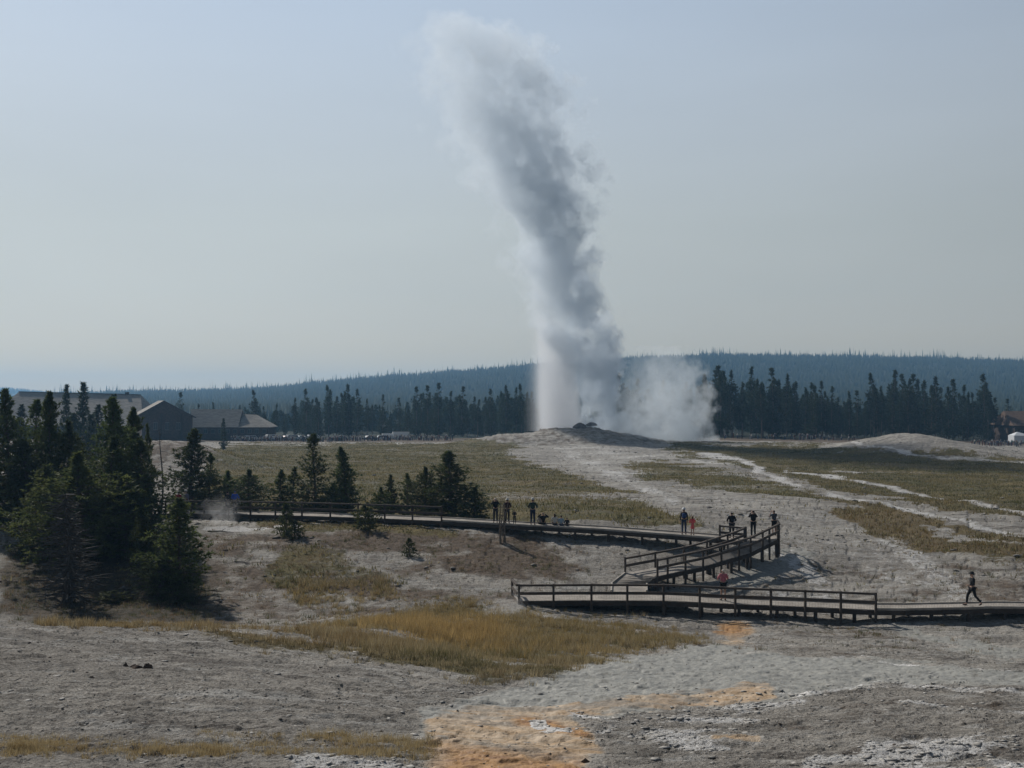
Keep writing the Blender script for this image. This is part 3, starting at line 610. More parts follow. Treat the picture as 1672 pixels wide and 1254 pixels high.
K_mid = Kind([tree_proto('tall_spruce', 51, M_needle_far, h=10, rw=2.3, nb=200, tuft=.42, kt=6, per=5, trunk_r=.16, gap=.4),
              tree_proto('tall_spruce', 52, M_needle_far, h=10, rw=2.0, nb=170, tuft=.42, kt=6, per=5, trunk_r=.16)])
NT_ = 'pine trees in the dense dark clump west of the railing'
near = [ # kind, variant, px, d, top, halfw, label
 (K_near, 0, 14, 80, 638, 46, 'tallest dark pine at the outer edge of the clump, spire crossing the roof end'),
 (K_near, 1, -34, 77, 668, 52, 'broad dark pine cut off by the edge of the photo'),
 (K_near, 1, 62, 83, 655, 38, 'dark pine with a thin top just below the big lodge roof'),
 (K_near, 2, 84, 79, 642, 34, 'narrow tall dark pine directly in front of the long lodge roof'),
 (K_near, 3, 118, 78, 690, 48, 'stout dark pine beside the gap showing bare ground'),
 (K_near, 0, 45, 77, 720, 62, 'wide dark pine filling the shade below the tallest pine'),
 (K_near, 0, 190, 76, 652, 50, 'big dark pine whose forked crown tops the middle of the clump'),
 (K_near, 2, 222, 79, 668, 32, 'slim dark pine beside the forked crown, in front of the gabled lodge wing'),
 (K_near, 3, 178, 72, 715, 68, 'very wide dark pine hanging low in the middle of the clump'),
 (K_near, 1, 228, 73.5, 720, 42, 'dark pine at the open east edge of the clump next to the bare dead pole'),
 (K_near, 3, 205, 70.5, 770, 58, 'low blackish pine on the slope below the middle of the clump'),
 (K_yel, 0, 128, 68, 742, 74, 'large yellowish green pine sprawling in front of the dark clump'),
 (K_yel, 1, 75, 70, 762, 48, 'yellowish green pine above the grey dead thicket'),
 (K_yel, 0, 60, 70, 868, 34, 'low dull green bushy pine on the brown slope beside the pale path'),
 (K_yel, 1, 292, 62, 815, 58, 'isolated olive green pine on the bare slope below the railing'),
 (K_near, 3, 262, 61.5, 905, 42, 'dark low pine growing at the foot of the olive green pine'),
 (K_near, 3, 292, 60.5, 950, 40, 'dark prostrate pine bush spreading below the olive green pine'),
 (K_near, 2, 240, 64.5, 830, 26, 'thin dark pine leaning against the olive green pine'),
 (K_near, 0, 312, 90, 702, 48, 'dark pine standing alone behind the far railing near the hikers'),
 (K_near, 1, 342, 91, 742, 26, 'shorter dark pine touching the lone pine behind the railing'),
 (K_small, 1, 243, 85, 695, 12, 'skinny sparse pine just west of the bare dead pole'),
 (K_near, 3, 405, 89, 768, 42, 'rounded green pine bush behind the railing beside the blue jacket'),
 (K_small, 2, 372, 90, 770, 20, 'little pine bush behind the person in the blue jacket'),
 (K_small, 0, 457, 88, 768, 16, 'sparse small pine at the west side of the pointed pair'),
 (K_small, 1, 478, 89, 764, 17, 'small ragged pine leaning on the tallest pointed pine'),
 (K_near, 1, 514, 88, 710, 38, 'tallest pointed pine behind the middle of the far railing'),
 (K_near, 2, 566, 87, 731, 29, 'second pointed pine, slim, beside the tallest one behind the railing'),
 (K_small, 2, 545, 88, 790, 20, 'bushy little pine filling the gap between the two pointed pines'),
 (K_small, 0, 638, 87, 776, 13, 'small pine at the west end of the round pine thicket'),
 (K_small, 1, 665, 86.5, 774, 13, 'small slim pine second from the west end of the pine thicket'),
 (K_near, 3, 694, 86, 764, 36, 'green rounded pine against the big dark bushy pine'),
 (K_near, 0, 735, 84.5, 738, 54, 'big dark bushy pine with bare topmost twigs at the end of the railing'),
 (K_small, 2, 775, 83.5, 796, 22, 'low dark pine skirting the east side of the big bushy pine'),
 (K_small, 2, 622, 85, 796, 16, 'low bush of pine just behind the railing'),
 (K_shrub, 1, 468, 76, 824, 17, 'grey green young pine growing in front of the railing'),
 (K_shrub, 0, 482, 75, 852, 20, 'low round pine shrub at the foot of the grey green young pine'),
 (K_shrub, 0, 597, 77, 826, 21, 'yellowish shrub growing up through the middle of the railing'),
 (K_shrub, 1, 669, 70.5, 880, 14, 'small dark pine seedling alone on the pale slope'),
 (K_shrub, 1, 3, 62, 978, 20, 'dark bush at the very edge of the slope above the pale ledge'),
 (K_shrub, 0, 186, 60, 965, 24, 'dark green low bush beside the grey dead thicket'),
]
for kd, i, px, d, top, hw, lab in near:
    plant(kd, i, px, d, top, hw, lab, 'shrub' if kd is K_shrub else 'pine tree')
mid = [(0, 134, 186, 627, 20, 'bluish layered spruce standing before the middle of the long lodge roof'), (1, 108, 190, 630, 14, 'slender bluish spruce beside the layered spruce at the lodge'),
 (0, 82, 180, 642, 12, 'hazy spruce before the west part of the long lodge roof'), (1, 160, 176, 662, 16, 'short hazy spruce east of the layered spruce'), (0, 187, 172, 646, 18, 'hazy spruce before the east end of the long lodge roof'),
 (1, 150, 168, 678, 18, 'low hazy spruce under the lodge eaves'), (0, 120, 170, 676, 20, 'squat hazy spruce between the lodge and the dark clump'), (1, 219, 165, 666, 10, 'thin hazy spruce beside the gabled lodge wing'), (1, 34, 180, 662, 16, 'hazy spruce near the west corner of the lodge'),
 (1, 365, 255, 684, 8, 'small spruce before the low lodge wing roof')]
for i, px, d, top, hw, lab in mid: plant(K_mid, i, px, d, top, hw, lab, 'spruce')
# dead standing wood
def dead_tree(name, seed, h, nb, lmin, lmax, mat, r, sub=0, t0=.2, droop=0.):
    g = np.random.default_rng(seed); mb = MB(); br = MB(); ax = [np.array([.03 * h * sin(t * 3 + seed), .02 * h * sin(t * 5), h * t]) for t in np.linspace(0, 1, 9)]
    mb.tube(ax, [r * (1 - t) ** .8 + .008 for t in np.linspace(0, 1, 9)], 7)
    for i in range(nb):
        t = t0 + (1 - t0) * g.random(); a = ax[0] * 0 + np.array([np.interp(t, np.linspace(0, 1, 9), [q[k] for q in ax]) for k in range(3)])
        az = g.random() * 6.28; L = g.uniform(lmin, lmax) * (1 - t * .6); el = g.normal(.1 - droop, .3)
        b = a + L * np.array([cos(az) * cos(el), sin(az) * cos(el), sin(el)]); c = b + .3 * L * np.array([cos(az), sin(az), .4 - droop * 1.5])
        br.tube([a, b, c], [r * .16 + .006, r * .1 + .004, .003], 3, False)
        for _ in range(sub):
            s = g.uniform(.3, 1); p = a + (b - a) * s; dv = g.normal(size=3); dv[2] -= droop; dv /= np.linalg.norm(dv)
            br.tube([p, p + dv * L * g.uniform(.15, .4)], [.007, .003], 3, False)
    root = empty(name, (0, 0, 0)); mb.build('trunk', mat, root); br.build('branches', mat, root); root['h'] = h; root['rw'] = lmax; return root
kd = Kind([dead_tree('dead_tree', 3, 5.5, 46, .25, .6, M_twig, .06)]); plant(kd, 0, 262, 82, 700, 0, 'bare dead pole of a tree with short twigs beside the dark clump', 'dead tree')
kd = Kind([dead_tree('dead_thicket', 5, 7.5, 330, .8, 2.2, M_twig, .30, 7, .05, .25)]); o = plant(kd, 0, 112, 59, 806, 0, 'grey leafless dead thicket with a thick shaggy trunk on the brown slope', 'dead tree'); o.scale = (1.0, 1.0, o.scale[2])
kd = Kind([dead_tree('dead_sapling', 6, 2.0, 40, .15, .4, M_twig, .04, 3)]); plant(kd, 0, 75, 58, 955, 0, 'bare fallen sapling leaning beside the thick grey dead trunk', 'dead tree')
# brown weathered snag with split stems by the walkway
g = np.random.default_rng(9); mb = MB(); p = G(820, 73.8); zt = P(820, 811, 73.8)[2]; hh = zt - p.z
for k in range(5):
    ox, oy = g.normal() * .12, g.normal() * .1; h2 = hh * (1 if k == 0 else g.uniform(.7, .98))
    mb.tube([(ox * 1.2, oy, -.3), (ox + .05 * g.normal(), oy, h2 * .5), (ox * 1.3 + .08 * g.normal(), oy, h2)], [.09, .055, .012], 6)
br = MB()
for k in range(60):
    z = g.uniform(.1, .95) * hh; az = g.random() * 6.28; L = g.uniform(.1, .35); br.tube([(0, 0, z), (L * cos(az), L * sin(az), z + L * .6)], [.02, .004], 3, False)
root = empty('snag', p); mb.build('trunk', M_deadwood, root); br.build('branches', M_deadwood, root)
tag(root, 'brown split snag of dead wood in front of the two standing sightseers', 'dead tree')
# ------------------------------------------------------------------ far pines (lodgepoles) behind the geyser basin
FP = []
for s in range(9):
    FP.append(tree_proto('lodgepole_pine', 60 + s, M_needle_far, h=20, rw=[3.6, 2.8, 4.0, 2.6, 3.2, 4.0, 2.9, 3.6, 2.8][s], nb=[190, 150, 210, 120, 170, 200, 120, 180, 140][s], tuft=.72, kt=5, per=5,
              shape=['cone', 'pole', 'cone', 'pole', 'cone', 'pole', 'pole', 'cone', 'pole'][s], t0=[.08, .25, .05, .45, .12, .15, .35, .05, .2][s], trunk_r=.20, gap=.7 if s % 3 else .3, lean=.025))
K_far = Kind(FP)
for q in FP: q['rw'] = q['rw'] / 1.0
g = np.random.default_rng(77)
topc = np.array([(380, 668), (400, 665), (416, 638), (432, 664), (450, 660), (480, 650), (500, 636), (515, 650), (537, 630), (550, 648), (568, 628), (583, 636), (600, 652), (625, 645), (650, 650), (680, 632), (698, 630), (716, 626), (735, 640), (755, 632), (775, 648), (800, 636), (826, 630), (843, 634), (852, 628), (868, 640), (1010, 610), (1040, 620), (1080, 622), (1120, 625), (1150, 612), (1172, 598), (1197, 606), (1212, 625), (1227, 601), (1245, 625), (1262, 602), (1284, 612), (1300, 624), (1325, 626), (1342, 623), (1358, 632), (1370, 650), (1386, 640), (1400, 638), (1415, 655), (1428, 610), (1440, 632), (1460, 606), (1475, 612), (1490, 612), (1510, 622), (1528, 616), (1556, 620), (1572, 630), (1590, 642), (1607, 612), (1625, 650), (1646, 652), (1680, 655)])
def zone(px):
    if px < 880: return 'dark pine in the hazy row between the lodge and the geyser', 'pines between the lodge and the geyser'
    if px < 1150: return 'pine half hidden in the steam drifting from the geyser', 'pines behind the drifting steam'
    if px < 1365: return 'tall dark pine in the row just east of the steam', 'pines just east of the steam'
    return 'dark pine in the row behind the bare rounded mound', 'pines behind the bare rounded mound'
cnt = 0
LM = {416: 'tall ragged pine standing out beside the low lodge wing', 568: 'tall thin pine, highest of the hazy row nearest the lodge', 1428: 'lone high pine with a bare trunk and tufted top in a dip of the row', 1607: 'tall cone shaped spruce, the most regular in the row by the brown building', 1172: 'highest pine next to the drifting steam', 716: 'tallest pine of the pair midway along the hazy row', 1646: 'small pine peeping over the brown building roof', 1227: 'tall slim pine second highest east of the steam'}
for px, top in topc:   # the trees that draw the skyline
    if px in LM: lab, gr = LM[px], None
    else: lab, gr = zone(px)
    d = 345 + (px * 7 % 23); plant(K_far, {416: 2, 1428: 3, 1607: 7}.get(int(px), int(px * 3 + 1)), float(px), d, float(top), 0, lab, 'pine tree', gr)
for i in range(205):   # the rest of the wood, lower and deeper
    px = g.uniform(385, 1640) if i % 5 else g.uniform(1150, 1640)
    if 872 < px < 1012: continue
    lab, gr = zone(px); tp = np.interp(px, topc[:, 0], topc[:, 1]); d = g.uniform(338, 400)
    plant(K_far, int(g.integers(0, 9)), px, d, min(tp + g.uniform(4, 42), 694), 0, lab, 'pine tree', gr)
for px, d, top, lab in [(295, 372, 641, 'dark bushy pine rising behind the ridge of the gabled wing'), (325, 366, 660, 'small hazy pine behind the low wing roof'), (350, 372, 657, 'round topped hazy pine behind the middle of the low wing'), (268, 368, 655, 'tip of a pine above the gable peak'), (390, 362, 662, 'hazy pine off the east end of the low wing')]:
    plant(K_far, px, px, d, top, 0, lab, 'pine tree')
# ------------------------------------------------------------------ forest on the far hills (one mass nobody could count)
def forest_mass():
    g = np.random.default_rng(5); n = 60000
    px = g.uniform(-200, 1880, n); u = g.random(n); d = 650 * (2300 / 650) ** (u ** .6)
    k = n // 6; d[:k] = g.uniform(1960, 2040, k)                       # denser along the skyline
    n2 = 6000; px = np.concatenate([px, g.uniform(-200, 500, n2)]); d = np.concatenate([d, g.uniform(3300, 3850, n2)]); n = len(px)
    x = (px - CX) / F * d; y = d; z = H(x, y, False)
    h = g.uniform(5, 11, n) * (1 + .25 * (d > 3000)); wd = g.uniform(.9, 1.8, n); sky_ = (d > 1950) & (d < 2050)
    clump = fbm(px * .03, d * .01, 3, 4); h = np.where(sky_, h * (.4 + 1.9 * np.clip(clump - .3, 0, 1) + 1.1 * (g.random(n) > .9)), h); wd = np.where(sky_ & (g.random(n) > .45), wd * .3, wd)
    lean = g.normal(size=(n, 2)) * .03 * h[:, None]
    base = np.stack([x, y, z - 1], -1); V = []
    off = [(1, 0), (0, 1), (-1, 0), (0, -1)]
    for ox, oy in off: V.append(base + np.stack([ox * wd, oy * wd, h * .12], -1))
    V.append(base + np.stack([lean[:, 0], lean[:, 1], h + 1], -1)); V = np.stack(V, 1).reshape(-1, 3)
    b = (np.arange(n) * 5)[:, None]; Fc = np.concatenate([b + np.array([[0, 1, 4]]), b + np.array([[1, 2, 4]]), b + np.array([[2, 3, 4]]), b + np.array([[3, 0, 4]])], 0)
    return np_mesh('hill_forest', V, Fc, 3)
m, n = new_mat('far_forest'); t = NT(n); O = t.N('ShaderNodeTexCoord').outputs['Object']
t.bsdf(t.mix(t.rng(t.noise(O, .02, 4, .6), .35, .65), (.022, .032, .022), (.045, .055, .035)), .9, None, .1)
o = mesh_obj('hill_forest', forest_mass(), m); tag(o, 'hazy blue conifer forest and bare snags covering the far hills', 'forest', None, 'stuff')

# the wood behind the individual pines: one mass that only shows as a dark ground between them
def wood_mass():
    g = np.random.default_rng(19); T = []
    for i in range(330):
        px = g.uniform(380, 1640); d = g.uniform(405, 500); px = px - 130 if 875 < px < 1012 else px; p = G(px, d); tp = np.interp(px, topc[:, 0], topc[:, 1]); top = P(px, min(tp + g.uniform(10, 38), 690), d)[2]
        h = max(6, top - p.z); n_ = 150; t_ = g.random(n_) ** .9; r_ = 3.1 * (1 - t_) ** .7 * np.sqrt(g.random(n_)); a = g.uniform(0, 6.28, n_)
        T.append(tufts(np.stack([p.x + r_ * np.cos(a), p.y + r_ * np.sin(a), p.z + h * (.02 + .95 * t_)], -1), 1.0, 3, g, .4, .3))
    T = np.concatenate(T); return np_mesh('pine_wood', T, np.arange(len(T)).reshape(-1, 3), 3)
o = mesh_obj('pine_wood', wood_mass(), M_needle_far); tag(o, 'dark mass of pine wood behind the rows of single pines', 'wood', None, 'stuff')
# ------------------------------------------------------------------ boardwalks
def wood_mat(name, a, b, rough=.85):
    m, n = new_mat(name); t = NT(n); O = t.N('ShaderNodeTexCoord').outputs['Object']
    g1 = t.noise(t.map(O, (3, 3, 20)), 2.5, 5, .7); g2 = t.noise(O, .9, 4, .7)
    t.bsdf(t.mix(t.rng(g2, .35, .65, 0, .7), t.mix(t.rng(g1, .3, .7), a, b), tuple(x * .6 for x in a)), rough, t.bump(g1, .4, .02), .3); return m
M_deck = wood_mat('weathered_deck_boards', (.28, .25, .215), (.46, .42, .37))
M_rail = wood_mat('dark_rail_timber', (.075, .060, .050), (.135, .11, .09))
M_beam = wood_mat('dark_underframe', (.055, .045, .038), (.10, .08, .065))
M_edge = wood_mat('pale_edge_timber', (.36, .33, .29), (.52, .48, .42))
def resample(pts, step):
    pts = np.array(pts, float); s = np.concatenate([[0], np.cumsum(np.linalg.norm(np.diff(pts, axis=0), axis=1))]); n = max(2, int(round(s[-1] / step)) + 1)
    q = np.linspace(0, s[-1], n); return np.stack([np.interp(q, s, pts[:, k]) for k in range(3)], 1)
def strip(near, farr, root, deckname='deck', plank=.15, edge=True):
    """boards laid across between the near and the far edge (stations correspond)"""
    near = np.array(near, float); farr = np.array(farr, float); mb = MB(); mid = (near + farr) / 2
    s = np.concatenate([[0], np.cumsum(np.linalg.norm(np.diff(mid, axis=0), axis=1))]); n = int(s[-1] / plank); q = np.linspace(0, s[-1], n + 1)
    fn = lambda A_, v: np.array([np.interp(v, s, A_[:, k]) for k in range(3)])
    for i in range(n):
        a0, a1 = q[i] + .003, q[i + 1] - .003; dz = random.uniform(-.0015, .0015); e = random.uniform(-.02, .02)
        p = [fn(near, a0), fn(near, a1), fn(farr, a1), fn(farr, a0)]; t_ = (p[0] - p[3]); t_ = t_ / np.linalg.norm(t_); p[0] = p[0] + t_ * e; p[1] = p[1] + t_ * e
        p = [x + np.array([0, 0, dz]) for x in p]; mb.box8([x - np.array([0, 0, .04]) for x in p] + p)
    mb.build(deckname, M_deck, root)
def beams(line, root, name, inset=0.0, h=.24, zoff=-.17, mat=M_beam, wd=.08):
    mb = MB()
    for a, b in zip(line[:-1], line[1:]): mb.beam(np.array(a) + [0, 0, zoff], np.array(b) + [0, 0, zoff], wd, h)
    mb.build(name, mat, root)
def curb(line, root):
    mb = MB()
    for a, b in zip(line[:-1], line[1:]): mb.beam(np.array(a) + [0, 0, .045], np.array(b) + [0, 0, .045], .09, .085)
    mb.build('edge_board', M_edge, root)
def supports(near, farr, root, step=2.0):
    a = resample(near, step); b = resample(farr, step); n = len(a)
    b = np.array([b[min(int(i * len(b) / n), len(b) - 1)] for i in range(n)])
    for i in range(n):
        mb = MB()
        for p in (a[i] * .93 + b[i] * .07, a[i] * .07 + b[i] * .93):
            z0 = gz(p[0], p[1]) - .15; z1 = p[2] - .27
            if z1 > z0: mb.box((p[0], p[1], (z0 + z1) / 2), (.16, .16, z1 - z0))
        mb.beam(a[i] + (b[i] - a[i]) * .03 + [0, 0, -.23], b[i] + (a[i] - b[i]) * .03 + [0, 0, -.23], .14, .16)
        mb.build('support', M_beam, root)
def railing(line, root, step=1.98, hgt=1.0, posts=None, toground=True, off=(0, 0), rails=(.97, .52), thick=.12):
    line = np.array(line, float); line[:, 0] += off[0]; line[:, 1] += off[1]
    P_ = resample(line, step) if posts is None else np.array(posts, float)
    for p in P_:
        z0 = min(gz(p[0], p[1]) - .2, p[2] - .3) if toground else p[2] - .05
        mb = MB(); mb.box((p[0], p[1], (z0 + p[2] + hgt + .04) / 2), (thick, thick, p[2] + hgt + .04 - z0)); mb.build('post', M_rail, root)
    L = resample(line, .9)
    for hh in rails:
        mb = MB(); wid, ht = (.14, .11) if hh > .8 else (.06, .16)
        for a, b in zip(L[:-1], L[1:]): mb.beam(a + [0, -.085 if hh < .8 else -.02, hh], b + [0, -.085 if hh < .8 else -.02, hh], wid, ht)
        mb.build('rail', M_rail, root)
def pz(px, py, z): return Pz(px, py, z)
def pd_on(near_pt, width, direction): return near_pt + np.array(direction) * width
# --- near boardwalk
zN = lambda px: np.interp(px, [838, 1142, 1200, 1429, 1578, 1900], [-10.72, -10.72, -10.8, -10.92, -10.86, -10.86])
NE = [(846, 981), (965, 980), (1083, 980.5), (1142, 983), (1200, 986), (1258, 988), (1314, 990.5), (1372, 993), (1429, 995.5), (1477, 996), (1525, 995), (1578, 994), (1623, 992.5), (1672, 993), (1760, 994), (1900, 996)]
FE = [(838, 971), (965, 967), (1083, 968), (1142, 974.5), (1200, 977.5), (1258, 980), (1314, 982), (1372, 984.5), (1429, 987), (1477, 987), (1525, 986), (1578, 985), (1623, 984), (1672, 984.5), (1760, 985.5), (1900, 987)]
near_e = [pz(x, y, zN(x)) for x, y in NE]; far_e = [pz(x, y, zN(x)) for x, y in FE]
r1 = empty('boardwalk', near_e[0]); r1['_'] = 0; del r1['_']
tag(r1, 'long level boardwalk crossing the hollow, railed along half, with the walking man on it', 'boardwalk')
INV1 = Matrix.Translation(-Vector(near_e[0]))
def adopt(root):
    """parts were built in world coordinates: keep them there"""
    bpy.context.view_layer.update()
    inv = root.matrix_world.inverted()
    for c in root.children: c.matrix_parent_inverse = inv
strip(near_e, far_e, r1); beams(near_e, r1, 'side_beam'); beams(far_e, r1, 'side_beam'); curb([p + np.array([0, .05, 0]) for p in near_e[8:]], r1); curb(far_e[3:], r1); supports(near_e, far_e, r1)
rl = [p + np.array([0, -.09, 0]) for p in near_e[:9]]
posts = [Pz(x, np.interp(x, [q[0] for q in NE], [q[1] for q in NE]), zN(x)) + np.array([0, -.09, 0]) for x in (847.5, 903.7, 965.5, 1024, 1083, 1142, 1200, 1258, 1314, 1372, 1429)]
railing(rl, r1, posts=posts, hgt=.88, rails=(.85, .42))
railing([near_e[0] + np.array([-.06, 0, 0]), far_e[0] + np.array([-.06, .05, 0])], r1, step=3, hgt=.88, posts=[far_e[0] + np.array([-.06, .05, 0])], rails=(.85, .42))
adopt(r1)
# --- ramp
zl = -10.72
RL = [pz(998, 966, zl + .01), pz(999, 953, -10.6), P(1021, 936, 66.2), P(1075, 927, 66.6), P(1159, 908, 68.8), P(1218, 884, 71.6)]
RR_ = [pz(1056, 966, zl + .01), pz(1056, 953, -10.6), P(1073, 941, 64.6), P(1106, 933.5, 65.8), P(1149, 924.5, 67.4), P(1225, 902, 70.8), P(1271, 879, 73.4)]
RL_ = [RL[0], RL[1], RL[2], RL[3] * .6 + RL[4] * .4, RL[3] * .3 + RL[4] * .7, RL[4] * .45 + RL[5] * .55, RL[5]]
r2 = empty('boardwalk_ramp', RR_[0]); tag(r2, 'sloping railed ramp climbing from the level boardwalk up to the corner platform', 'ramp')
strip(RR_, RL_, r2); beams(RR_, r2, 'side_beam'); beams(RL_, r2, 'side_beam'); curb(RR_[:3], r2); curb(RL_[:3], r2); supports(RR_[2:], RL_[2:], r2, 1.9)
pr = []
for x in (1073.5, 1090, 1119, 1148, 1177, 1206, 1225.6, 1245, 1256, 1270):
    xs_ = [proj(*q)[0] for q in RR_]; pr.append([np.interp(x, xs_, [q[k] for q in RR_]) for k in range(3)])
railing(RR_[2:], r2, posts=np.array(pr), off=(.05, -.09), hgt=1.0)
railing(RL_[2:], r2, step=1.9, off=(0, .05), hgt=.92, rails=(.88, .45))
adopt(r2)
# --- upper boardwalk
UN = [(-60, 852, -8.7), (100, 842, -8.55), (300, 838, -8.5), (409, 840, -8.42), (493, 842, -8.38), (600, 845.5, -8.32), (722, 850.5, -8.27), (847, 858, -8.3), (980, 865, -8.52), (1100, 874, -8.75), (1175, 880, -8.88), (1218, 884, -8.93)]
un = [pz(x, y, z) for x, y, z in UN]; un[-1] = RL_[-1].copy(); un.append(RR_[-1].copy())
uf = []
for i, p in enumerate(un[:-1]):
    a = un[max(i - 1, 0)]; b = un[min(i + 1, len(un) - 2)]; t_ = (b - a)[:2]; t_ /= np.linalg.norm(t_); uf.append(p + np.array([-t_[1], t_[0], 0]) * 1.85)
uf.append(P(1268, 871.5, 75.6))
r3 = empty('boardwalk', un[3]); tag(r3, 'far boardwalk along the grassy flat, railed at its west end, where most sightseers gather', 'boardwalk')
strip(un, uf, r3); beams(un[:-1], r3, 'side_beam'); beams(uf, r3, 'side_beam'); supports(un[:-1], uf[:-1], r3, 2.3); curb([p + np.array([0, .05, 0]) for p in un[6:11]], r3); curb([p - np.array([0, .05, 0]) for p in uf[:-1]], r3)
pp = []
xs_ = [proj(*q)[0] for q in un[:12]]
for x in list(range(60, 330, 42)) + [334, 374, 409, 450, 493, 540, 585, 629, 674.5, 721]: pp.append([np.interp(x, xs_, [q[k] for q in un[:12]]) for k in range(3)])
railing([pp[0]] + [list(q) for q in pp[1:]], r3, posts=np.array(pp), off=(0, -.08), hgt=1.02)
e = [un[10] + np.array([0, -.06, 0]), un[11] + np.array([-.1, -.02, 0])]; railing(e, r3, step=2.2, hgt=.9, rails=(.86, .45))
railing([uf[-1], un[-1] + np.array([.1, .3, 0])], r3, step=1.2, hgt=1.0)
adopt(r3)
def deck_pt(which, px, frac):
    N_, Fr = {'near': (near_e, far_e), 'ramp': (RR_, RL_), 'up': (un[:12], uf[:12])}[which]
    M_ = [np.array(a) * (1 - frac) + np.array(b) * frac for a, b in zip(N_, Fr)]; xs = [proj(*q)[0] for q in M_]
    return Vector([float(np.interp(px, xs, [q[k] for q in M_])) for k in range(3)])
# ------------------------------------------------------------------ people
MC = {}
def cloth(name, col, rough=.85):
    if name not in MC: MC[name] = simple(name, col, rough, .18, 9, .25, .2)
    return MC[name]
SKIN = cloth('skin', (.42, .27, .20), .6)
def skin_obj(name, verts, edges, rad, mat, parent, root=0, sub=2):
    me = bpy.data.meshes.new(name); me.from_pydata([tuple(v) for v in verts], edges, []); me.update()
    o = mesh_obj(name, me, mat, parent)
    s = o.modifiers.new('skin', 'SKIN'); s.use_smooth_shade = True
    for i, r in enumerate(rad):
        r = r if hasattr(r, '__len__') else (r, r); me.skin_vertices[0].data[i].radius = r
        me.skin_vertices[0].data[i].use_root = (i == root)
    m = o.modifiers.new('subsurf', 'SUBSURF'); m.levels = sub; m.render_levels = sub
    return o
def pose(kind='stand', **kw):
    """joint positions for a 1.72 m adult, facing +Y (x = figure's right)"""
    J = dict(pelvis=(0, 0, .95), spine=(0, .01, 1.15), chest=(0, 0, 1.34), neck=(0, .0, 1.49), head=(0, .03, 1.60), crown=(0, .02, 1.69),
             shR=(.17, 0, 1.40), elR=(.22, -.03, 1.13), wrR=(.23, .05, .89), shL=(-.17, 0, 1.40), elL=(-.22, -.03, 1.13), wrL=(-.23, .05, .89),
             hipR=(.09, 0, .91), knR=(.10, .02, .50), anR=(.11, -.02, .09), toR=(.13, .16, .035), hipL=(-.09, 0, .91), knL=(-.10, .02, .50), anL=(-.11, -.02, .09), toL=(-.13, .16, .035))
    if kind == 'camera':   # both hands lifted to the face with a phone or camera
        J.update(elR=(.27, .14, 1.26), wrR=(.09, .24, 1.56), elL=(-.27, .14, 1.26), wrL=(-.09, .24, 1.56))
    if kind == 'cross':
        J.update(elR=(.27, .03, 1.15), wrR=(.05, .18, 1.12), elL=(-.27, .03, 1.15), wrL=(-.05, .18, 1.10))
    if kind == 'rail':     # hands on the railing in front
        J.update(elR=(.29, .10, 1.16), wrR=(.22, .32, 1.08), elL=(-.29, .10, 1.16), wrL=(-.22, .32, 1.08))
    if kind == 'hips':
        J.update(elR=(.36, -.05, 1.16), wrR=(.20, .03, 1.0), elL=(-.36, -.05, 1.16), wrL=(-.20, .03, 1.0))
    if kind == 'walk':
        J.update(knR=(.10, .22, .53), anR=(.10, .27, .10), toR=(.11, .45, .05), knL=(-.10, -.10, .52), anL=(-.10, -.42, .18), toL=(-.11, -.30, .045),
                 elR=(.21, -.16, 1.16), wrR=(.22, -.10, .93), elL=(-.21, .02, 1.13), wrL=(-.14, .26, 1.10), hipR=(.09, .02, .90), hipL=(-.09, -.02, .90))
    if kind == 'sit':      # seated on the boards, knees forward, legs over the edge
        d = -.86
        for k in ('pelvis', 'spine', 'chest', 'neck', 'head', 'crown', 'shR', 'elR', 'wrR', 'shL', 'elL', 'wrL', 'hipR', 'hipL'): J[k] = (J[k][0], J[k][1], J[k][2] + d)
        J.update(knR=(.13, .44, .10), anR=(.12, .50, -.33), toR=(.13, .66, -.38), knL=(-.13, .44, .10), anL=(-.12, .50, -.33), toL=(-.13, .66, -.38), elR=(.26, .08, .30), wrR=(.16, .30, .20), elL=(-.26, .08, .30), wrL=(-.16, .30, .20))
    if kind == 'sitcam':
        J = pose('sit'); J.update(elR=(.40, .02, .50), wrR=(.10, .16, .72), elL=(-.40, .02, .50), wrL=(-.10, .16, .72))
    J.update(kw); return {k: np.array(v, float) for k, v in J.items()}
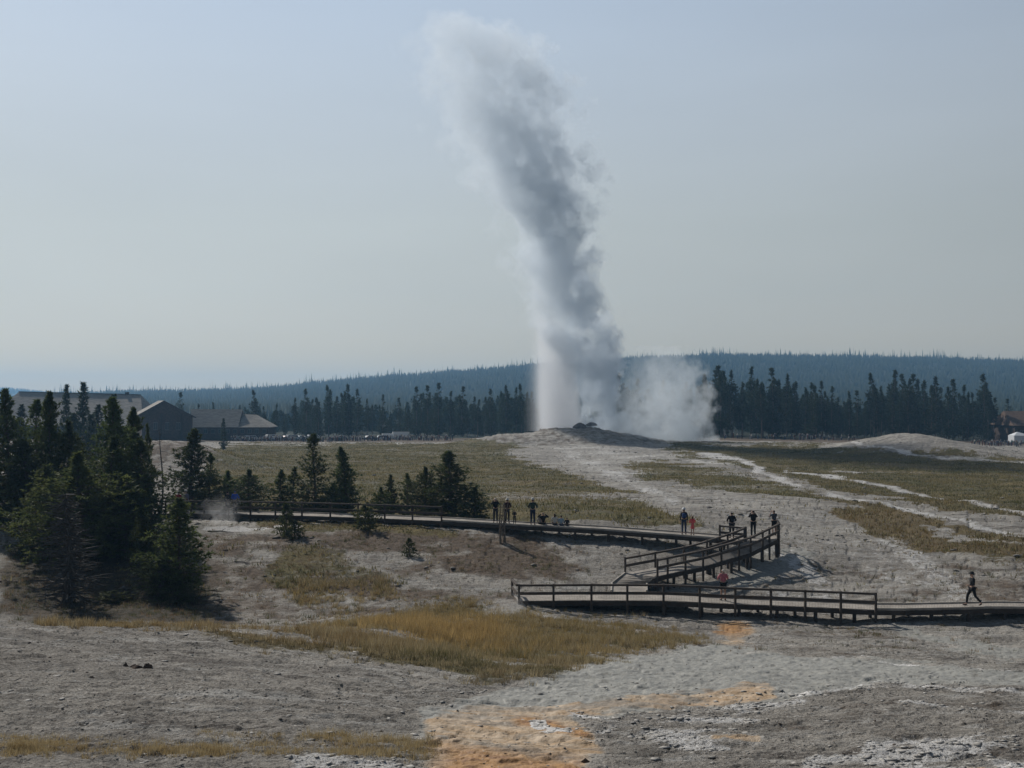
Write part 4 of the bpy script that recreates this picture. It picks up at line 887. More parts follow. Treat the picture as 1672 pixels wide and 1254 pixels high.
def person(px, which, frac, H_, kind, face, label, top, bottom, hair=(.03, .02, .015), hat=None, shorts=False, dress=False, pack=None, cap=None, build=1.0, longhair=False, at=None, item=None, child=False, group=None):
    J = pose(kind); s = H_ / 1.72
    p = at if at is not None else deck_pt(which, px, frac)
    root = empty('person', p, radians(face), s); tag(root, label, 'person', group)
    b = build; V = []; E = []; R = []
    def add(p_, r_, par=None):
        V.append(np.array(p_, float)); R.append(r_)
        if par is not None: E.append((par, len(V) - 1))
        return len(V) - 1
    pe = add(J['pelvis'], (.135 * b, .105 * b)); sp_ = add(J['spine'], (.125 * b, .10 * b), pe); ch = add(J['chest'], (.15 * b, .11 * b), sp_); nk = add(J['neck'], .052, ch); hd = add(J['head'], (.078, .09), nk); cr = add(J['crown'], (.066, .078), hd)
    add(J['head'] + [0, .105, -.015], .012, hd); add(J['head'] + [.085, 0, 0], .013, hd); add(J['head'] + [-.085, 0, 0], .013, hd)
    ends = {}
    for S, sg in (('R', 1), ('L', -1)):
        a = add(J['sh' + S], .062 * b, ch); e_ = add(J['el' + S], .042, a); w_ = add(J['wr' + S], .027, e_)
        fd = J['wr' + S] - J['el' + S]; fd /= np.linalg.norm(fd); side = np.cross(fd, [0, 0, 1.]); side = side / (np.linalg.norm(side) + 1e-6) if np.linalg.norm(side) > .2 else np.array([0, 1., 0])
        pm = add(J['wr' + S] + fd * .07, (.036, .018), w_)
        for q, L in ((-.030, .068), (-.011, .08), (.009, .075), (.028, .06)):
            k1 = J['wr' + S] + fd * .105 + side * q; f1 = add(k1, .0095, pm); add(k1 + fd * L * .55 + [0, 0, -.01], .0085, f1)
        th = add(J['wr' + S] + fd * .05 + side * .05 * sg, .011, pm); add(J['wr' + S] + fd * .085 + side * .065 * sg, .009, th)
        h_ = add(J['hip' + S], .088 * b, pe); k_2 = add(J['kn' + S], .058, h_); an = add(J['an' + S], .038, k_2); add(J['to' + S], (.042, .028), an)
    skin_obj('body', V, E, R, SKIN, root)
    # shirt or jacket, following the body
    C_top, C_bot = cloth(*top), cloth(*bottom)
    V2, E2, R2 = [], [], []
    def add2(p_, r_, par=None):
        V2.append(np.array(p_, float)); R2.append(r_)
        if par is not None: E2.append((par, len(V2) - 1))
        return len(V2) - 1
    g_ = 1.16
    pe2 = add2(J['pelvis'] + [0, 0, .01], (.155 * b, .125 * b)); s2 = add2(J['spine'], (.147 * b, .12 * b), pe2); c2 = add2(J['chest'], (.175 * b, .13 * b), s2); add2(J['neck'] * .85 + J['chest'] * .15, .066, c2)
    if dress: d1 = add2((J['knR'] + J['knL']) / 2 * .45 + J['pelvis'] * .55, (.19, .15), pe2); add2((J['knR'] + J['knL']) / 2 * .9 + J['pelvis'] * .1, (.23, .17), d1)
    slv = .96 if not shorts else .75
    for S in 'RL':
        a = add2(J['sh' + S], .076 * b, c2); e_ = add2(J['el' + S], .056, a)
        if slv > .9: add2(J['el' + S] * .1 + J['wr' + S] * .9, .042, e_)
    skin_obj('dress' if dress else 'jacket' if slv > .9 else 'shirt', V2, E2, R2, C_top, root)
    if not dress:
        V3, E3, R3 = [], [], []
        def add3(p_, r_, par=None):
            V3.append(np.array(p_, float)); R3.append(r_)
            if par is not None: E3.append((par, len(V3) - 1))
            return len(V3) - 1
        pe3 = add3(J['pelvis'], (.145 * b, .118 * b))
        for S in 'RL':
            h_ = add3(J['hip' + S], .102 * b, pe3)
            if shorts: add3(J['hip' + S] * .15 + J['kn' + S] * .85, .085, h_)
            else: k_3 = add3(J['kn' + S], .074, h_); add3(J['an' + S] * .95 + J['kn' + S] * .05, .056, k_3)
        skin_obj('shorts' if shorts else 'trousers', V3, E3, R3, C_bot, root)
    for S in 'RL':
        a_, t_ = J['an' + S], J['to' + S]; skin_obj('shoe', [a_ + [0, -.03, -.045], (a_ + t_) / 2 + [0, 0, -.03], t_ + [0, .03, 0]], [(0, 1), (1, 2)], [(.045, .045), (.05, .04), (.045, .03)], cloth('dark_shoe', (.03, .028, .026)), root, 0, 1)
    hc, cr_ = J['head'], J['crown']
    hv = [cr_ + [0, -.015, .005], hc + [0, -.035, .03], hc + [0, -.045, -.04]]
    if longhair: hv.append(J['neck'] + [0, -.08, -.06])
    skin_obj('hair', hv, [(i, i + 1) for i in range(len(hv) - 1)], [(.074, .083), (.086, .082), (.07, .06), (.06, .04)][:len(hv)], cloth('hair_%d' % int(sum(hair) * 1000), hair), root, 0, 1)
    if hat or cap:
        col = hat or cap; mb = MB(); k = 16; br = .17 if hat else .105; c0 = cr_ + [0, .0, -.02]; prof = [(br, -.012), (br * .98, .0), (.100, .01), (.098, .06), (.080, .105), (.03, .118)]
        Vh = [c0 + [r_ * cos(2 * pi * j / k), r_ * 1.1 * sin(2 * pi * j / k) + (.05 if cap and q < 2 and sin(2 * pi * j / k) > .3 else 0), z_] for q, (r_, z_) in enumerate(prof) for j in range(k)]
        Fh = [(i * k + j, i * k + (j + 1) % k, (i + 1) * k + (j + 1) % k, (i + 1) * k + j) for i in range(len(prof) - 1) for j in range(k)] + [tuple(range(k - 1, -1, -1)), tuple((len(prof) - 1) * k + j for j in range(k))]
        mb.add(Vh, Fh); mb.build('hat' if hat else 'cap', cloth('hat_%d' % int(sum(col) * 1000), col), root, True)
    if pack:
        c_ = (J['chest'] + J['spine']) / 2 + [0, -.20, .02]; skin_obj('backpack', [c_ + [0, 0, .15], c_, c_ - [0, 0, .17]], [(0, 1), (1, 2)], [(.12, .06), (.16, .10), (.15, .09)], cloth(*pack), root, 1, 1)
    return root
BLK = ('black_cloth', (.012, .012, .014)); DK = ('charcoal_cloth', (.03, .03, .034)); NAVY = ('navy_cloth', (.018, .025, .05)); JEAN = ('denim', (.035, .05, .09)); GRN = ('dark_green_cloth', (.03, .05, .04))
WH = (.62, .60, .55)
person(810, 'up', .35, 1.76, 'camera', 8, 'person in black with grey hair holding a camera up, beside the brown snag', BLK, DK, hair=(.55, .5, .45))
person(829, 'up', .5, 1.70, 'cross', -6, 'person in a dark jacket and pale sun hat standing behind the brown snag', ('maroon_black_cloth', (.045, .02, .022)), DK, hat=WH)
person(840.5, 'up', .45, .95, 'cross', 10, 'small child in dark clothes standing by the snag on the boardwalk', DK, BLK, child=True, hair=(.2, .13, .07))
person(870, 'up', .5, 1.80, 'rail', -4, 'tall man in a dark green shirt and pale cap standing apart on the boardwalk', GRN, NAVY, cap=WH, build=1.08)
person(887, 'up', .75, 1.72, 'sitcam', 4, 'seated person in black with both elbows raised, next to the tall man', BLK, DK, hair=(.35, .28, .2))
person(906, 'up', .72, 1.62, 'sit', 6, 'seated woman with long dark hair down her back on the boardwalk', ('white_cloth', (.50, .49, .46)), DK, longhair=True)
person(916.5, 'up', .7, 1.40, 'sit', -5, 'seated child in a light blue shirt on the boardwalk', ('light_blue_cloth', (.25, .34, .42)), JEAN)
person(926, 'up', .75, 1.15, 'sit', 5, 'smallest seated child, all in black, last of the seated row', BLK, BLK)
person(882, 'up', .8, 1.25, 'sit', 12, 'child seated on the boards tucked between the tall man and the elbows raised person', ('grey_cloth', (.30, .29, .28)), DK)
person(1117, 'up', .5, 1.76, 'stand', -4, 'man in a white sun hat with a blue backpack beside the child in pink', DK, JEAN, hat=(.75, .74, .72), pack=('blue_pack', (.03, .06, .16)))
person(1131, 'up', .45, 1.30, 'cross', 6, 'child in a bright coral pink dress on the far boardwalk', ('coral_pink_cloth', (.75, .13, .13)), DK, dress=True, longhair=True, hair=(.1, .05, .02))
person(1195, 'up', .5, 1.74, 'rail', -3, 'broad person in a black jacket leaning at the short rail by the ramp top', BLK, DK, build=1.25)
p = (np.array(RR_[5]) * .3 + np.array(RR_[6]) * .7) * .35 + (np.array(un[-2])) * .65
person(1230, None, 0, 1.80, 'camera', -5, 'man in black photographing at the top of the ramp', BLK, BLK, build=1.08, at=Vector(P(1230, 877, 73.6)))
person(1263, None, 0, 1.72, 'camera', 18, 'person in grey and black with a camera behind the corner post of the platform', ('slate_cloth', (.07, .075, .09)), BLK, shorts=True, at=Vector(P(1264, 874, 74.7)))
person(1181, 'near', .55, 1.72, 'rail', 3, 'white haired woman in a pink top and black shorts on the railed boardwalk', ('pink_cloth', (.46, .15, .18)), BLK, hair=(.6, .57, .52), shorts=True, build=1.15)
person(1588, 'near', .5, 1.78, 'walk', 90, 'man in black with a dark hat striding along the open boardwalk', BLK, BLK, hat=(.02, .02, .02))
person(384, 'up', .5, 1.72, 'rail', 2, 'person in a bright blue jacket behind the far railing', ('bright_blue_cloth', (.02, .10, .55)), DK, build=1.12, hair=(.1, .15, .3))
person(372, 'up', .6, 1.66, 'stand', 0, 'person in black close beside the blue jacket', BLK, BLK)
person(303, 'up', .5, 1.70, 'stand', -10, 'hiker in a pale cap with a grey backpack behind the railing near the dark pines', ('lilac_cloth', (.25, .24, .32)), DK, cap=WH, pack=('grey_pack', (.20, .19, .19)))
person(291, 'up', .6, 1.62, 'stand', 5, 'hiker in dark red half hidden by pines behind the railing', ('dark_red_cloth', (.30, .03, .04)), DK, cap=(.4, .38, .35))
# ------------------------------------------------------------------ lodge buildings
M_shingle, n = new_mat('grey_shingles'); t = NT(n); O = t.N('ShaderNodeTexCoord').outputs['Object']
br = t.N('ShaderNodeTexBrick'); t.set(br.inputs['Vector'], t.map(O, (1, 1, 1))); br.inputs['Scale'].default_value = 1.0
nz = t.noise(t.map(O, (.4, .4, 2.5)), 1.6, 5, .7); sp = t.N('ShaderNodeSeparateXYZ'); t.set(sp.inputs[0], O)
sw = t.math('FRACT', t.math('MULTIPLY', sp.outputs[2], 2.2))
t.bsdf(t.mix(t.rng(sw, .75, .98, 0, .5), t.mix(t.rng(nz, .35, .65), (.25, .235, .21), (.38, .35, .31)), (.05, .04, .035)), .9, t.bump(nz, .5, .05), .2)
M_log = simple('brown_log_wall', (.060, .040, .032), .9, .3, 2, .5); M_trim = simple('dark_trim', (.035, .028, .025)); M_win = simple('window_glass', (.03, .035, .04), .2, .1); M_frame = simple('grey_window_frame', (.12, .12, .12))
def L3(px, py, d): return P(px, py, d)
def poly_part(name, mat, parent, quads, thick=None):
    mb = MB()
    for q in quads:
        q = [np.array(p, float) for p in q]
        if thick:
            nrm = np.cross(q[1] - q[0], q[2] - q[0]); nrm = nrm / np.linalg.norm(nrm) * thick; lo = [p - nrm for p in q]; k = len(q); b = len(mb.v)
            mb.add(lo + q, [tuple(range(k - 1, -1, -1)), tuple(range(k, 2 * k))] + [(i, (i + 1) % k, k + (i + 1) % k, k + i) for i in range(k)])
        else: mb.add(q, [tuple(range(len(q)))])
    return mb.build(name, mat, parent)
def window_part(root, x, y, z, wd, ht, rzz=0):
    mb = MB(); mb.box((x, y, z), (wd, .12, ht), rzz); w_ = mb.build('window', M_frame, root); mb = MB(); c, s_ = cos(rzz), sin(rzz)
    for k in (-1, 1): mb.box((x + k * wd * .23 * c + .05 * s_, y + k * wd * .23 * s_ - .07 * c, z), (wd * .38, .04, ht * .82), rzz)
    mb.build('pane', M_win, w_)
# long lodge with steep hipped roof
d0 = 348; s_ = d0 / F; gzv = -11.6
rt = empty('lodge', (P(130, 700, d0)[0], d0, gzv)); tag(rt, 'long lodge with a huge grey shingled roof behind the dark pines', 'building')
zr, ze = P(0, 640, d0)[2], P(0, 694, d0)[2]; dep = 14
xl, xr = P(4, 0, d0)[0], P(262, 0, d0)[0]; rl_, rr_2 = P(36, 0, d0)[0], P(234, 0, d0)[0]; zr2 = P(0, 645, d0)[2]
A_ = (xl, d0 - dep, ze); B_ = (xr, d0 - dep, ze); C_ = (xr, d0 + dep, ze); D_ = (xl, d0 + dep, ze); R1 = (rl_, d0, zr); R2_ = (rr_2, d0, zr2)
zs = ze + (zr - ze) * .62; xs2 = xl + (rl_ - xl) * .5
poly_part('roof', M_shingle, rt, [[A_, B_, R2_, R1], [C_, D_, R1, R2_], [D_, A_, R1], [B_, C_, R2_]], .25)
mb = MB(); mb.box(((xl + xr) / 2, d0, (gzv - 1 + ze) / 2), (xr - xl - 1.6, dep * 2 - 1.6, ze - gzv + 1)); mb.build('wall', M_log, rt)
mb = MB(); mb.beam(np.array(R1) + [0, 0, .12], np.array(R2_) + [0, 0, .12], .4, .22); mb.build('ridge_cap', M_trim, rt)
mb = MB(); mb.box((P(211, 0, d0)[0], d0 + .4, zr2 + .35), (1.0, .9, .9)); mb.box((P(211, 0, d0)[0], d0 + .4, zr2 + .85), (1.2, 1.1, .12)); mb.build('chimney', M_trim, rt)
for i in range(9): window_part(rt, xl + 4 + i * 5, d0 - dep + .75, ze - 2.2, 1.8, 1.6)
adopt(rt)
# gabled wing facing the basin
d1 = 318; rt = empty('gabled_lodge_wing', (P(272, 700, d1)[0], d1, gzv)); tag(rt, 'gabled brown log wing between the long lodge and the low wing', 'building')
pk = P(268, 654, d1); el = P(226, 677, d1 - .5); er = P(320, 681, d1); bk = np.array([-5.6, 12.0, 0.0]); fr = np.array([.25, -.8, 0])
poly_part('roof', M_shingle, rt, [[el + fr, pk + fr, pk + bk, el + bk], [pk + fr, er + fr, er + bk, pk + bk]], .22)
wl, wr = el + [1.0, 0, -.1], er + [-1.0, 0, -.1]; f_ = lambda p, z: np.array([p[0], p[1], z])
poly_part('wall', M_log, rt, [[f_(wl, gzv), f_(wr, gzv), wr + [0, 0, .55], pk - [0, 0, .25], wl + [0, 0, .55]], [f_(wr, gzv), f_(wr + bk, gzv), wr + bk + [0, 0, .3], wr + [0, 0, .3]], [f_(wl + bk, gzv), f_(wl, gzv), wl + [0, 0, .3], wl + bk + [0, 0, .3]], [f_(wr + bk, gzv), f_(wl + bk, gzv), wl + bk + [0, 0, .3], wr + bk + [0, 0, .3]]])
for x in (236, 254, 273, 291): mb_p = P(x, 696, d1 - .35); window_part(rt, mb_p[0], mb_p[1], mb_p[2], 1.3, 2.3)
mb = MB(); q = P(302, 0, d1)[0]
for x in (240, 268, 300): mb.box((P(x, 0, d1)[0], d1 - .3, -6.5), (.3, .3, 7.5))
mb.build('log_column', M_trim, rt)
mb = MB(); mb.beam(el + fr + [0, -.05, -.15], pk + fr + [0, -.05, -.15], .12, .35); mb.beam(pk + fr + [0, -.05, -.15], er + fr + [0, -.05, -.15], .12, .35); mb.build('bargeboard', M_trim, rt)
adopt(rt)
# low wing
d2 = 336; rt = empty('low_lodge_wing', (P(375, 700, d2)[0], d2, gzv)); tag(rt, 'low lodge wing with a grey hipped roof ending near the parked cars', 'building')
a = P(312, 697, d2 - 6); b = P(440, 698, d2 - 6); r1_, r2_ = P(312, 668, d2), P(396, 668.5, d2); s1, s2 = P(397, 676, d2), P(419, 677, d2); bb = np.array([0, 12, 0])
a[1] = b[1] = d2 - 6; a[2] = b[2] = P(0, 697.5, d2 - 6)[2]
poly_part('roof', M_shingle, rt, [[a, [s1[0], a[1], a[2]], r2_, r1_], [a + bb, r1_, r2_, [s1[0], a[1] + 12, a[2]]]], .2)
poly_part('hip_roof', M_shingle, rt, [[[s1[0] + .02, a[1] + .05, a[2] - .02], b, s2, s1], [b, b + bb, s2], [b + bb, [s1[0], a[1] + 12, a[2]], s1, s2]], .2)
mb = MB(); mb.box(((a[0] + b[0]) / 2, d2, (gzv - 1 + a[2]) / 2), (b[0] - a[0] - 1.4, 10.4, a[2] - gzv + 1)); mb.build('wall', M_log, rt)
for i in range(10): window_part(rt, a[0] + 2 + i * 2.2, d2 - 5.25, a[2] - 1.25, 1.2, 1.3)
adopt(rt)
# brown building at the east edge and a white canopy tent
d3 = 345; rt = empty('brown_building', (P(1700, 700, d3)[0], d3, -13)); tag(rt, 'plain brown building with a shallow roof cut by the east edge of the view', 'building')
x0, x1 = P(1628, 0, d3)[0], P(1790, 0, d3)[0]; zt_, ze_ = P(0, 671, d3)[2], P(0, 694, d3)[2]
M_brroof = simple('brown_shingle_roof', (.115, .075, .055), .9, .2, 1.2, .4)
poly_part('roof', M_brroof, rt, [[(x0, d3 - 9, ze_), (x1, d3 - 9, ze_), (x1 - 1, d3, zt_), (x0 + 1.0, d3, zt_)], [(x1, d3 + 9, ze_), (x0, d3 + 9, ze_), (x0 + 1.0, d3, zt_), (x1 - 1, d3, zt_)], [(x0, d3 + 9, ze_), (x0, d3 - 9, ze_), (x0 + 1.0, d3, zt_)]], .2)
mb = MB(); mb.box(((x0 + x1) / 2, d3, (ze_ - 14) / 2), (x1 - x0 - 1.4, 16.6, ze_ + 14)); mb.build('wall', M_log, rt)
for i in range(6): window_part(rt, x0 + 3 + i * 4, d3 - 8.4, ze_ - 2.2, 1.6, 1.6)
adopt(rt)
M_white = simple('white_canvas', (.62, .64, .66), .6, .08); d4 = 318; rt = empty('canopy_tent', (P(1660, 700, d4)[0], d4, gz(P(1660, 0, d4)[0], d4))); tag(rt, 'white canopy tent standing over the crowd in front of the brown building', 'tent')
x0, x1 = P(1645, 0, d4)[0], P(1673, 0, d4)[0]; zt_, ze_ = P(0, 705, d4)[2], P(0, 711, d4)[2]; zb_ = P(0, 722, d4)[2]; xm = (x0 * .65 + x1 * .35)
poly_part('canopy', M_white, rt, [[(x0, d4 - 2, ze_), (x1, d4 - 2, ze_), (xm, d4, zt_)], [(x1, d4 - 2, ze_), (x1, d4 + 2, ze_), (xm, d4, zt_)], [(x1, d4 + 2, ze_), (x0, d4 + 2, ze_), (xm, d4, zt_)], [(x0, d4 + 2, ze_), (x0, d4 - 2, ze_), (xm, d4, zt_)]], .04)
poly_part('side_wall', M_white, rt, [[(x0, d4 - 1.97, zb_), (x1 - .8, d4 - 1.97, zb_), (x1 - .8, d4 - 1.97, ze_ - .06), (x0, d4 - 1.97, ze_ - .06)], [(x0, d4 + 2, zb_), (x0, d4 - 1.9, zb_), (x0, d4 - 1.9, ze_ - .06), (x0, d4 + 2, ze_ - .06)]], .03)
for x in (x0 + .05, x1 - .05):
    for y in (d4 - 1.9, d4 + 1.9): mb = MB(); mb.box((x, y, (zb_ - .5 + ze_) / 2), (.08, .08, ze_ - zb_ + .5)); mb.build('pole', M_frame, rt)
adopt(rt)
# ------------------------------------------------------------------ parked vehicles
M_tyre = simple('tyre_rubber', (.015, .015, .016)); M_glass = simple('car_glass', (.04, .05, .06), .08, .05, spec=.8)
def paint(name, c):
    m, n = new_mat(name); t = NT(n); t.bsdf(c, .25, None, .6, Coat_Weight=.6); return m
CP = {'white': paint('white_paint', (.75, .75, .74)), 'silver': paint('silver_paint', (.45, .47, .49)), 'dark': paint('dark_paint', (.03, .035, .045)), 'red': paint('red_paint', (.25, .03, .03)), 'blue': paint('blue_paint', (.04, .08, .2))}
def car(prof, wprof, wd, mat, x, y, rz_, name, label, cat, group):
    z0 = gz(x, y); root = empty(name, (x, y, z0), rz_)
    def extr(pr, w1, w2, nm, m, parent):
        k = len(pr); V = [(a, -w1 / 2 if b < 1.0 else -w2 / 2, b) for a, b in pr] + [(a, w1 / 2 if b < 1.0 else w2 / 2, b) for a, b in pr]
        mb = MB(); mb.add(V, [tuple(range(k)), tuple(range(2 * k - 1, k - 1, -1))] + [(i, k + i, k + (i + 1) % k, (i + 1) % k) for i in range(k)]); return mb.build(nm, m, parent, bevel=.04)
    bd = extr(prof, wd, wd * .84, 'body', mat, root); extr(wprof, wd * .99 + .02, wd * .86, 'windows', M_glass, root)
    xs = (prof[0][0] + .85, prof[-1][0] - .85) if False else (min(p[0] for p in prof) + .9, max(p[0] for p in prof) - .9)
    for wx_ in xs:
        for sy in (-1, 1):
            mb = MB(); mb.tube([(wx_, sy * (wd / 2 - .18), .33), (wx_, sy * (wd / 2 + .02), .33)], .33, 12); wh = mb.build('wheel', M_tyre, root)
            mb = MB(); mb.tube([(wx_, sy * (wd / 2 + .018), .33), (wx_, sy * (wd / 2 + .03), .33)], .2, 10); mb.build('rim', CP['silver'], wh)
    for sy in (-1, 1):
        mb = MB(); mb.box((max(p[0] for p in prof) - .03, sy * wd * .36, .72), (.08, .3, .16)); mb.build('headlight', M_white, root)
    return tag(root, label, cat, group)
SED = [(-2.25, .35), (2.2, .35), (2.28, .75), (1.3, .92), (.6, 1.42), (-.9, 1.45), (-1.7, 1.0), (-2.28, .95)]; SEDW = [(1.05, .99), (.52, 1.36), (-.82, 1.38), (-1.5, .99)]
SUV = [(-2.3, .4), (2.25, .4), (2.35, .95), (1.4, 1.08), (.75, 1.72), (-2.1, 1.75), (-2.35, 1.0)]; SUVW = [(1.2, 1.1), (.68, 1.64), (-2.0, 1.66), (-2.15, 1.1)]
RVP = [(-3.6, .4), (3.4, .4), (3.5, 1.1), (3.1, 1.3), (2.9, 2.0), (3.3, 2.2), (3.3, 2.95), (-3.6, 2.95)]; RVW = [(3.15, 1.25), (2.95, 1.9), (2.2, 1.9), (2.2, 1.25)]
g = np.random.default_rng(31); gp = 'cars parked beyond the crowd by the low lodge wing'
cars = [(383, 'suv', 'dark'), (392, 'car', 'silver'), (402, 'car', 'white'), (412, 'suv', 'white'), (424, 'car', 'dark'), (434, 'car', 'silver'), (446, 'suv', 'white'), (457, 'car', 'white'), (469, 'car', 'red'), (480, 'suv', 'silver'), (491, 'car', 'white'), (503, 'car', 'dark'), (514, 'suv', 'white'), (549, 'car', 'blue'), (560, 'car', 'silver'), (604, 'car', 'dark'), (622, 'car', 'silver')]
for px, kd_, c in cars:
    d = 331 + g.uniform(-3, 4); x, y = P(px, 700, d)[:2]
    car(SUV if kd_ == 'suv' else SED, SUVW if kd_ == 'suv' else SEDW, 1.9 if kd_ == 'suv' else 1.8, CP[c], x, y, g.uniform(-.25, .25) + (pi if g.random() < .5 else 0) + .5, 'parked_car', 'tiny %s %s in the row parked beyond the crowd before the hazy pines' % (c, 'sport utility vehicle' if kd_ == 'suv' else 'sedan'), 'car', '%s %s beyond the crowd' % (c, kd_))
for px, lab in ((636, 'small white camper van parked beyond the crowd, leftmost of the bright pair'), (655, 'larger white camper van parked beyond the crowd nearest the geyser cone')):
    x, y = P(px, 700, 333)[:2]; f_ = .72 if px > 640 else .6; car([(a * f_, b * f_) for a, b in RVP], [(a * f_, b * f_) for a, b in RVW], 2.0, CP['white'], x, y, .3, 'camper_van', lab, 'camper van', None)
# ------------------------------------------------------------------ the far crowd, one mass
def crowd():
    g = np.random.default_rng(8); V = []; Fc = []; Cc = []
    cols = [(.05, .05, .06), (.3, .3, .3), (.14, .06, .05), (.05, .06, .11), (.12, .1, .09), (.35, .32, .28), (.08, .14, .12), (.03, .03, .03), (.6, .55, .5)]
    def one(x, y, z, h, a):
        s = h / 1.7; wv = .24 * s; ca_, sa_ = cos(a), sin(a)
        def ring(zz, rx, ry, n=6): return [(x + rx * s * cos(2 * pi * k / n) * ca_ - ry * s * sin(2 * pi * k / n) * sa_, y + rx * s * cos(2 * pi * k / n) * sa_ + ry * s * sin(2 * pi * k / n) * ca_, z + zz * s) for k in range(n)]
        prof = [(0, .11, .09), (.45, .14, .1), (.9, .18, .13), (1.15, .17, .12), (1.4, .23, .13), (1.47, .07, .07), (1.55, .10, .11), (1.66, .09, .1), (1.72, .03, .03)]
        b = len(V); ct, cb = cols[g.integers(0, 9)], cols[g.integers(0, 9) % 5]; hd = (.25, .17, .13) if g.random() < .6 else (.5, .48, .45)
        for q, (zz, rx, ry) in enumerate(prof): V.extend(ring(zz, rx, ry)); Cc.extend([(*(cb if q < 3 else ct if q < 6 else hd), 1)] * 6)
        for q in range(len(prof) - 1):
            for k in range(6): Fc.append((b + q * 6 + k, b + q * 6 + (k + 1) % 6, b + q * 6 + 6 + (k + 1) % 6, b + q * 6 + 6 + k))
    def place(px, d):
        x, y = P(px, 700, d)[:2]; one(x, y, gz(x, y) - .03, g.uniform(1.1, 1.85), g.normal() * .5)
    for i in range(360): place(g.uniform(376, 740), 323 + g.normal() * 1.3 + (3 if g.random() < .3 else 0))
    for i in range(40): place(g.normal(1320, 14), 330 + g.normal())
    for i in range(45): place(g.uniform(1160, 1400), 332 + g.normal())
    for i in range(150): place(g.uniform(1585, 1760), 308 + g.normal() * 1.5)
    me = np_mesh('crowd', np.array(V), np.array(Fc), 4); a = me.color_attributes.new('tint', 'FLOAT_COLOR', 'POINT'); a.data.foreach_set('color', np.array(Cc, np.float32).ravel()); return me
m, n = new_mat('crowd_clothes'); t = NT(n); at = t.N('ShaderNodeAttribute', attribute_name='tint'); t.bsdf(at.outputs['Color'], .85)
o = mesh_obj('crowd', crowd(), m); tag(o, 'distant crowd of visitors lining the far rim of the geyser basin', 'crowd', None, 'stuff')
# ------------------------------------------------------------------ grass, stones and crust
gx, gy, gzz, gm_, gd = GRID['X'], GRID['Y'], GRID['Z'], GRID['grass'], GRID['D']
area = np.abs(np.gradient(gx, axis=1) * np.gradient(gy, axis=0))
inview = (np.abs(gx) < gy * .52) & (gy > 13)
def sample(wt, n, rng):
    wt = (wt * area * inview).ravel(); wt = wt / wt.sum(); k = rng.choice(len(wt), n, p=wt)
    sx = np.gradient(gx, axis=1).ravel()[k]; sy = np.gradient(gy, axis=0).ravel()[k]
    x = gx.ravel()[k] + rng.uniform(-.5, .5, n) * sx; y = gy.ravel()[k] + rng.uniform(-.5, .5, n) * sy
    return x, y, H(x, y), k
def grass_mesh(name, wt, n, blades, hmin, hmax, bw, spread, rng, tint):
    x, y, z, k = sample(wt, n, rng); m_ = n * blades
    X_ = np.repeat(x, blades) + rng.normal(size=m_) * spread; Y_ = np.repeat(y, blades) + rng.normal(size=m_) * spread; Z_ = np.repeat(z, blades) - .03
    sc = fbm(x * .4, y * .4, 3, 7); h = np.repeat(hmin + (hmax - hmin) * np.clip(sc * 1.6 - .4, 0, 1) * rng.uniform(.6, 1.2, n), blades) * rng.uniform(.5, 1.15, m_)
    a = rng.uniform(0, pi, m_); ln = rng.normal(size=(m_, 2)) * .14 * h[:, None] + np.stack([X_ - np.repeat(x, blades), Y_ - np.repeat(y, blades)], 1) / spread * .22 * h[:, None]
    V = np.stack([np.stack([X_ - bw * np.cos(a), Y_ - bw * np.sin(a), Z_], -1), np.stack([X_ + bw * np.cos(a), Y_ + bw * np.sin(a), Z_], -1), np.stack([X_ + ln[:, 0], Y_ + ln[:, 1], Z_ + h], -1)], 1).reshape(-1, 3)
    me = np_mesh(name, V, np.arange(len(V)).reshape(-1, 3), 3)
    c = tint(x, y, k, rng, n); c = np.repeat(np.repeat(c, blades, 0), 3, 0) * np.repeat(rng.uniform(.65, 1.3, m_), 3)[:, None]
    at = me.color_attributes.new('tint', 'FLOAT_COLOR', 'POINT'); at.data.foreach_set('color', np.concatenate([c, np.ones((len(c), 1))], 1).astype(np.float32).ravel()); return me
def tint(x, y, k, rng, n):
    g1 = sstep(.42, .58, fbm(x * .22, y * .3, 4, 15))[:, None]; r = GRID['rust'].ravel()[k][:, None]
    gold, green, red = np.array([.40, .31, .16]), np.array([.18, .17, .075]), np.array([.26, .16, .075])
    c = gold * g1 + green * (1 - g1); c = c * (1 - r) + red * r
    dl = D.ravel()[k][:, None]; lowd = sstep(34, 27, dl) * (dl > 22.6) if False else np.clip((35 - dl) / 7, 0, 1) * (dl > 22.6); c = c * (1 - .75 * lowd) + np.array([.36, .27, .19]) * .75 * lowd
    top_ = np.clip((dl - 37) / 6, 0, 1) * (dl < 64); c = c * (1 - .7 * top_) + np.array([.46, .34, .15]) * .7 * top_
    dry = (rng.random(n) < .35)[:, None]; return np.where(dry, np.array([.46, .38, .23]), c)
m, n = new_mat('grass_blades'); t = NT(n); at = t.N('ShaderNodeAttribute', attribute_name='tint'); b = t.bsdf(at.outputs['Color'], .8)
tr = t.N('ShaderNodeBsdfTranslucent'); t.set(tr.inputs[0], at.outputs['Color']); ms = t.N('ShaderNodeMixShader'); ms.inputs[0].default_value = .35; n.links.new(b.outputs[0], ms.inputs[1]); n.links.new(tr.outputs[0], ms.inputs[2])
on = [q for q in n.nodes if q.type == 'OUTPUT_MATERIAL'][0]; n.links.new(ms.outputs[0], on.inputs[0]); M_grass = m
rng = np.random.default_rng(3)
band = lambda a, b: ((gd > a) & (gd < b)).astype(float)
o = mesh_obj('grass', grass_mesh('grass', (gm_ ** 2) * band(22, 66), 6500, 20, .10, .50, .010, .055, rng, lambda *a: tint(*a) * .85), M_grass); tag(o, 'tall golden and green grass along the pale ledge in front of the boardwalk', 'grass', None, 'stuff')
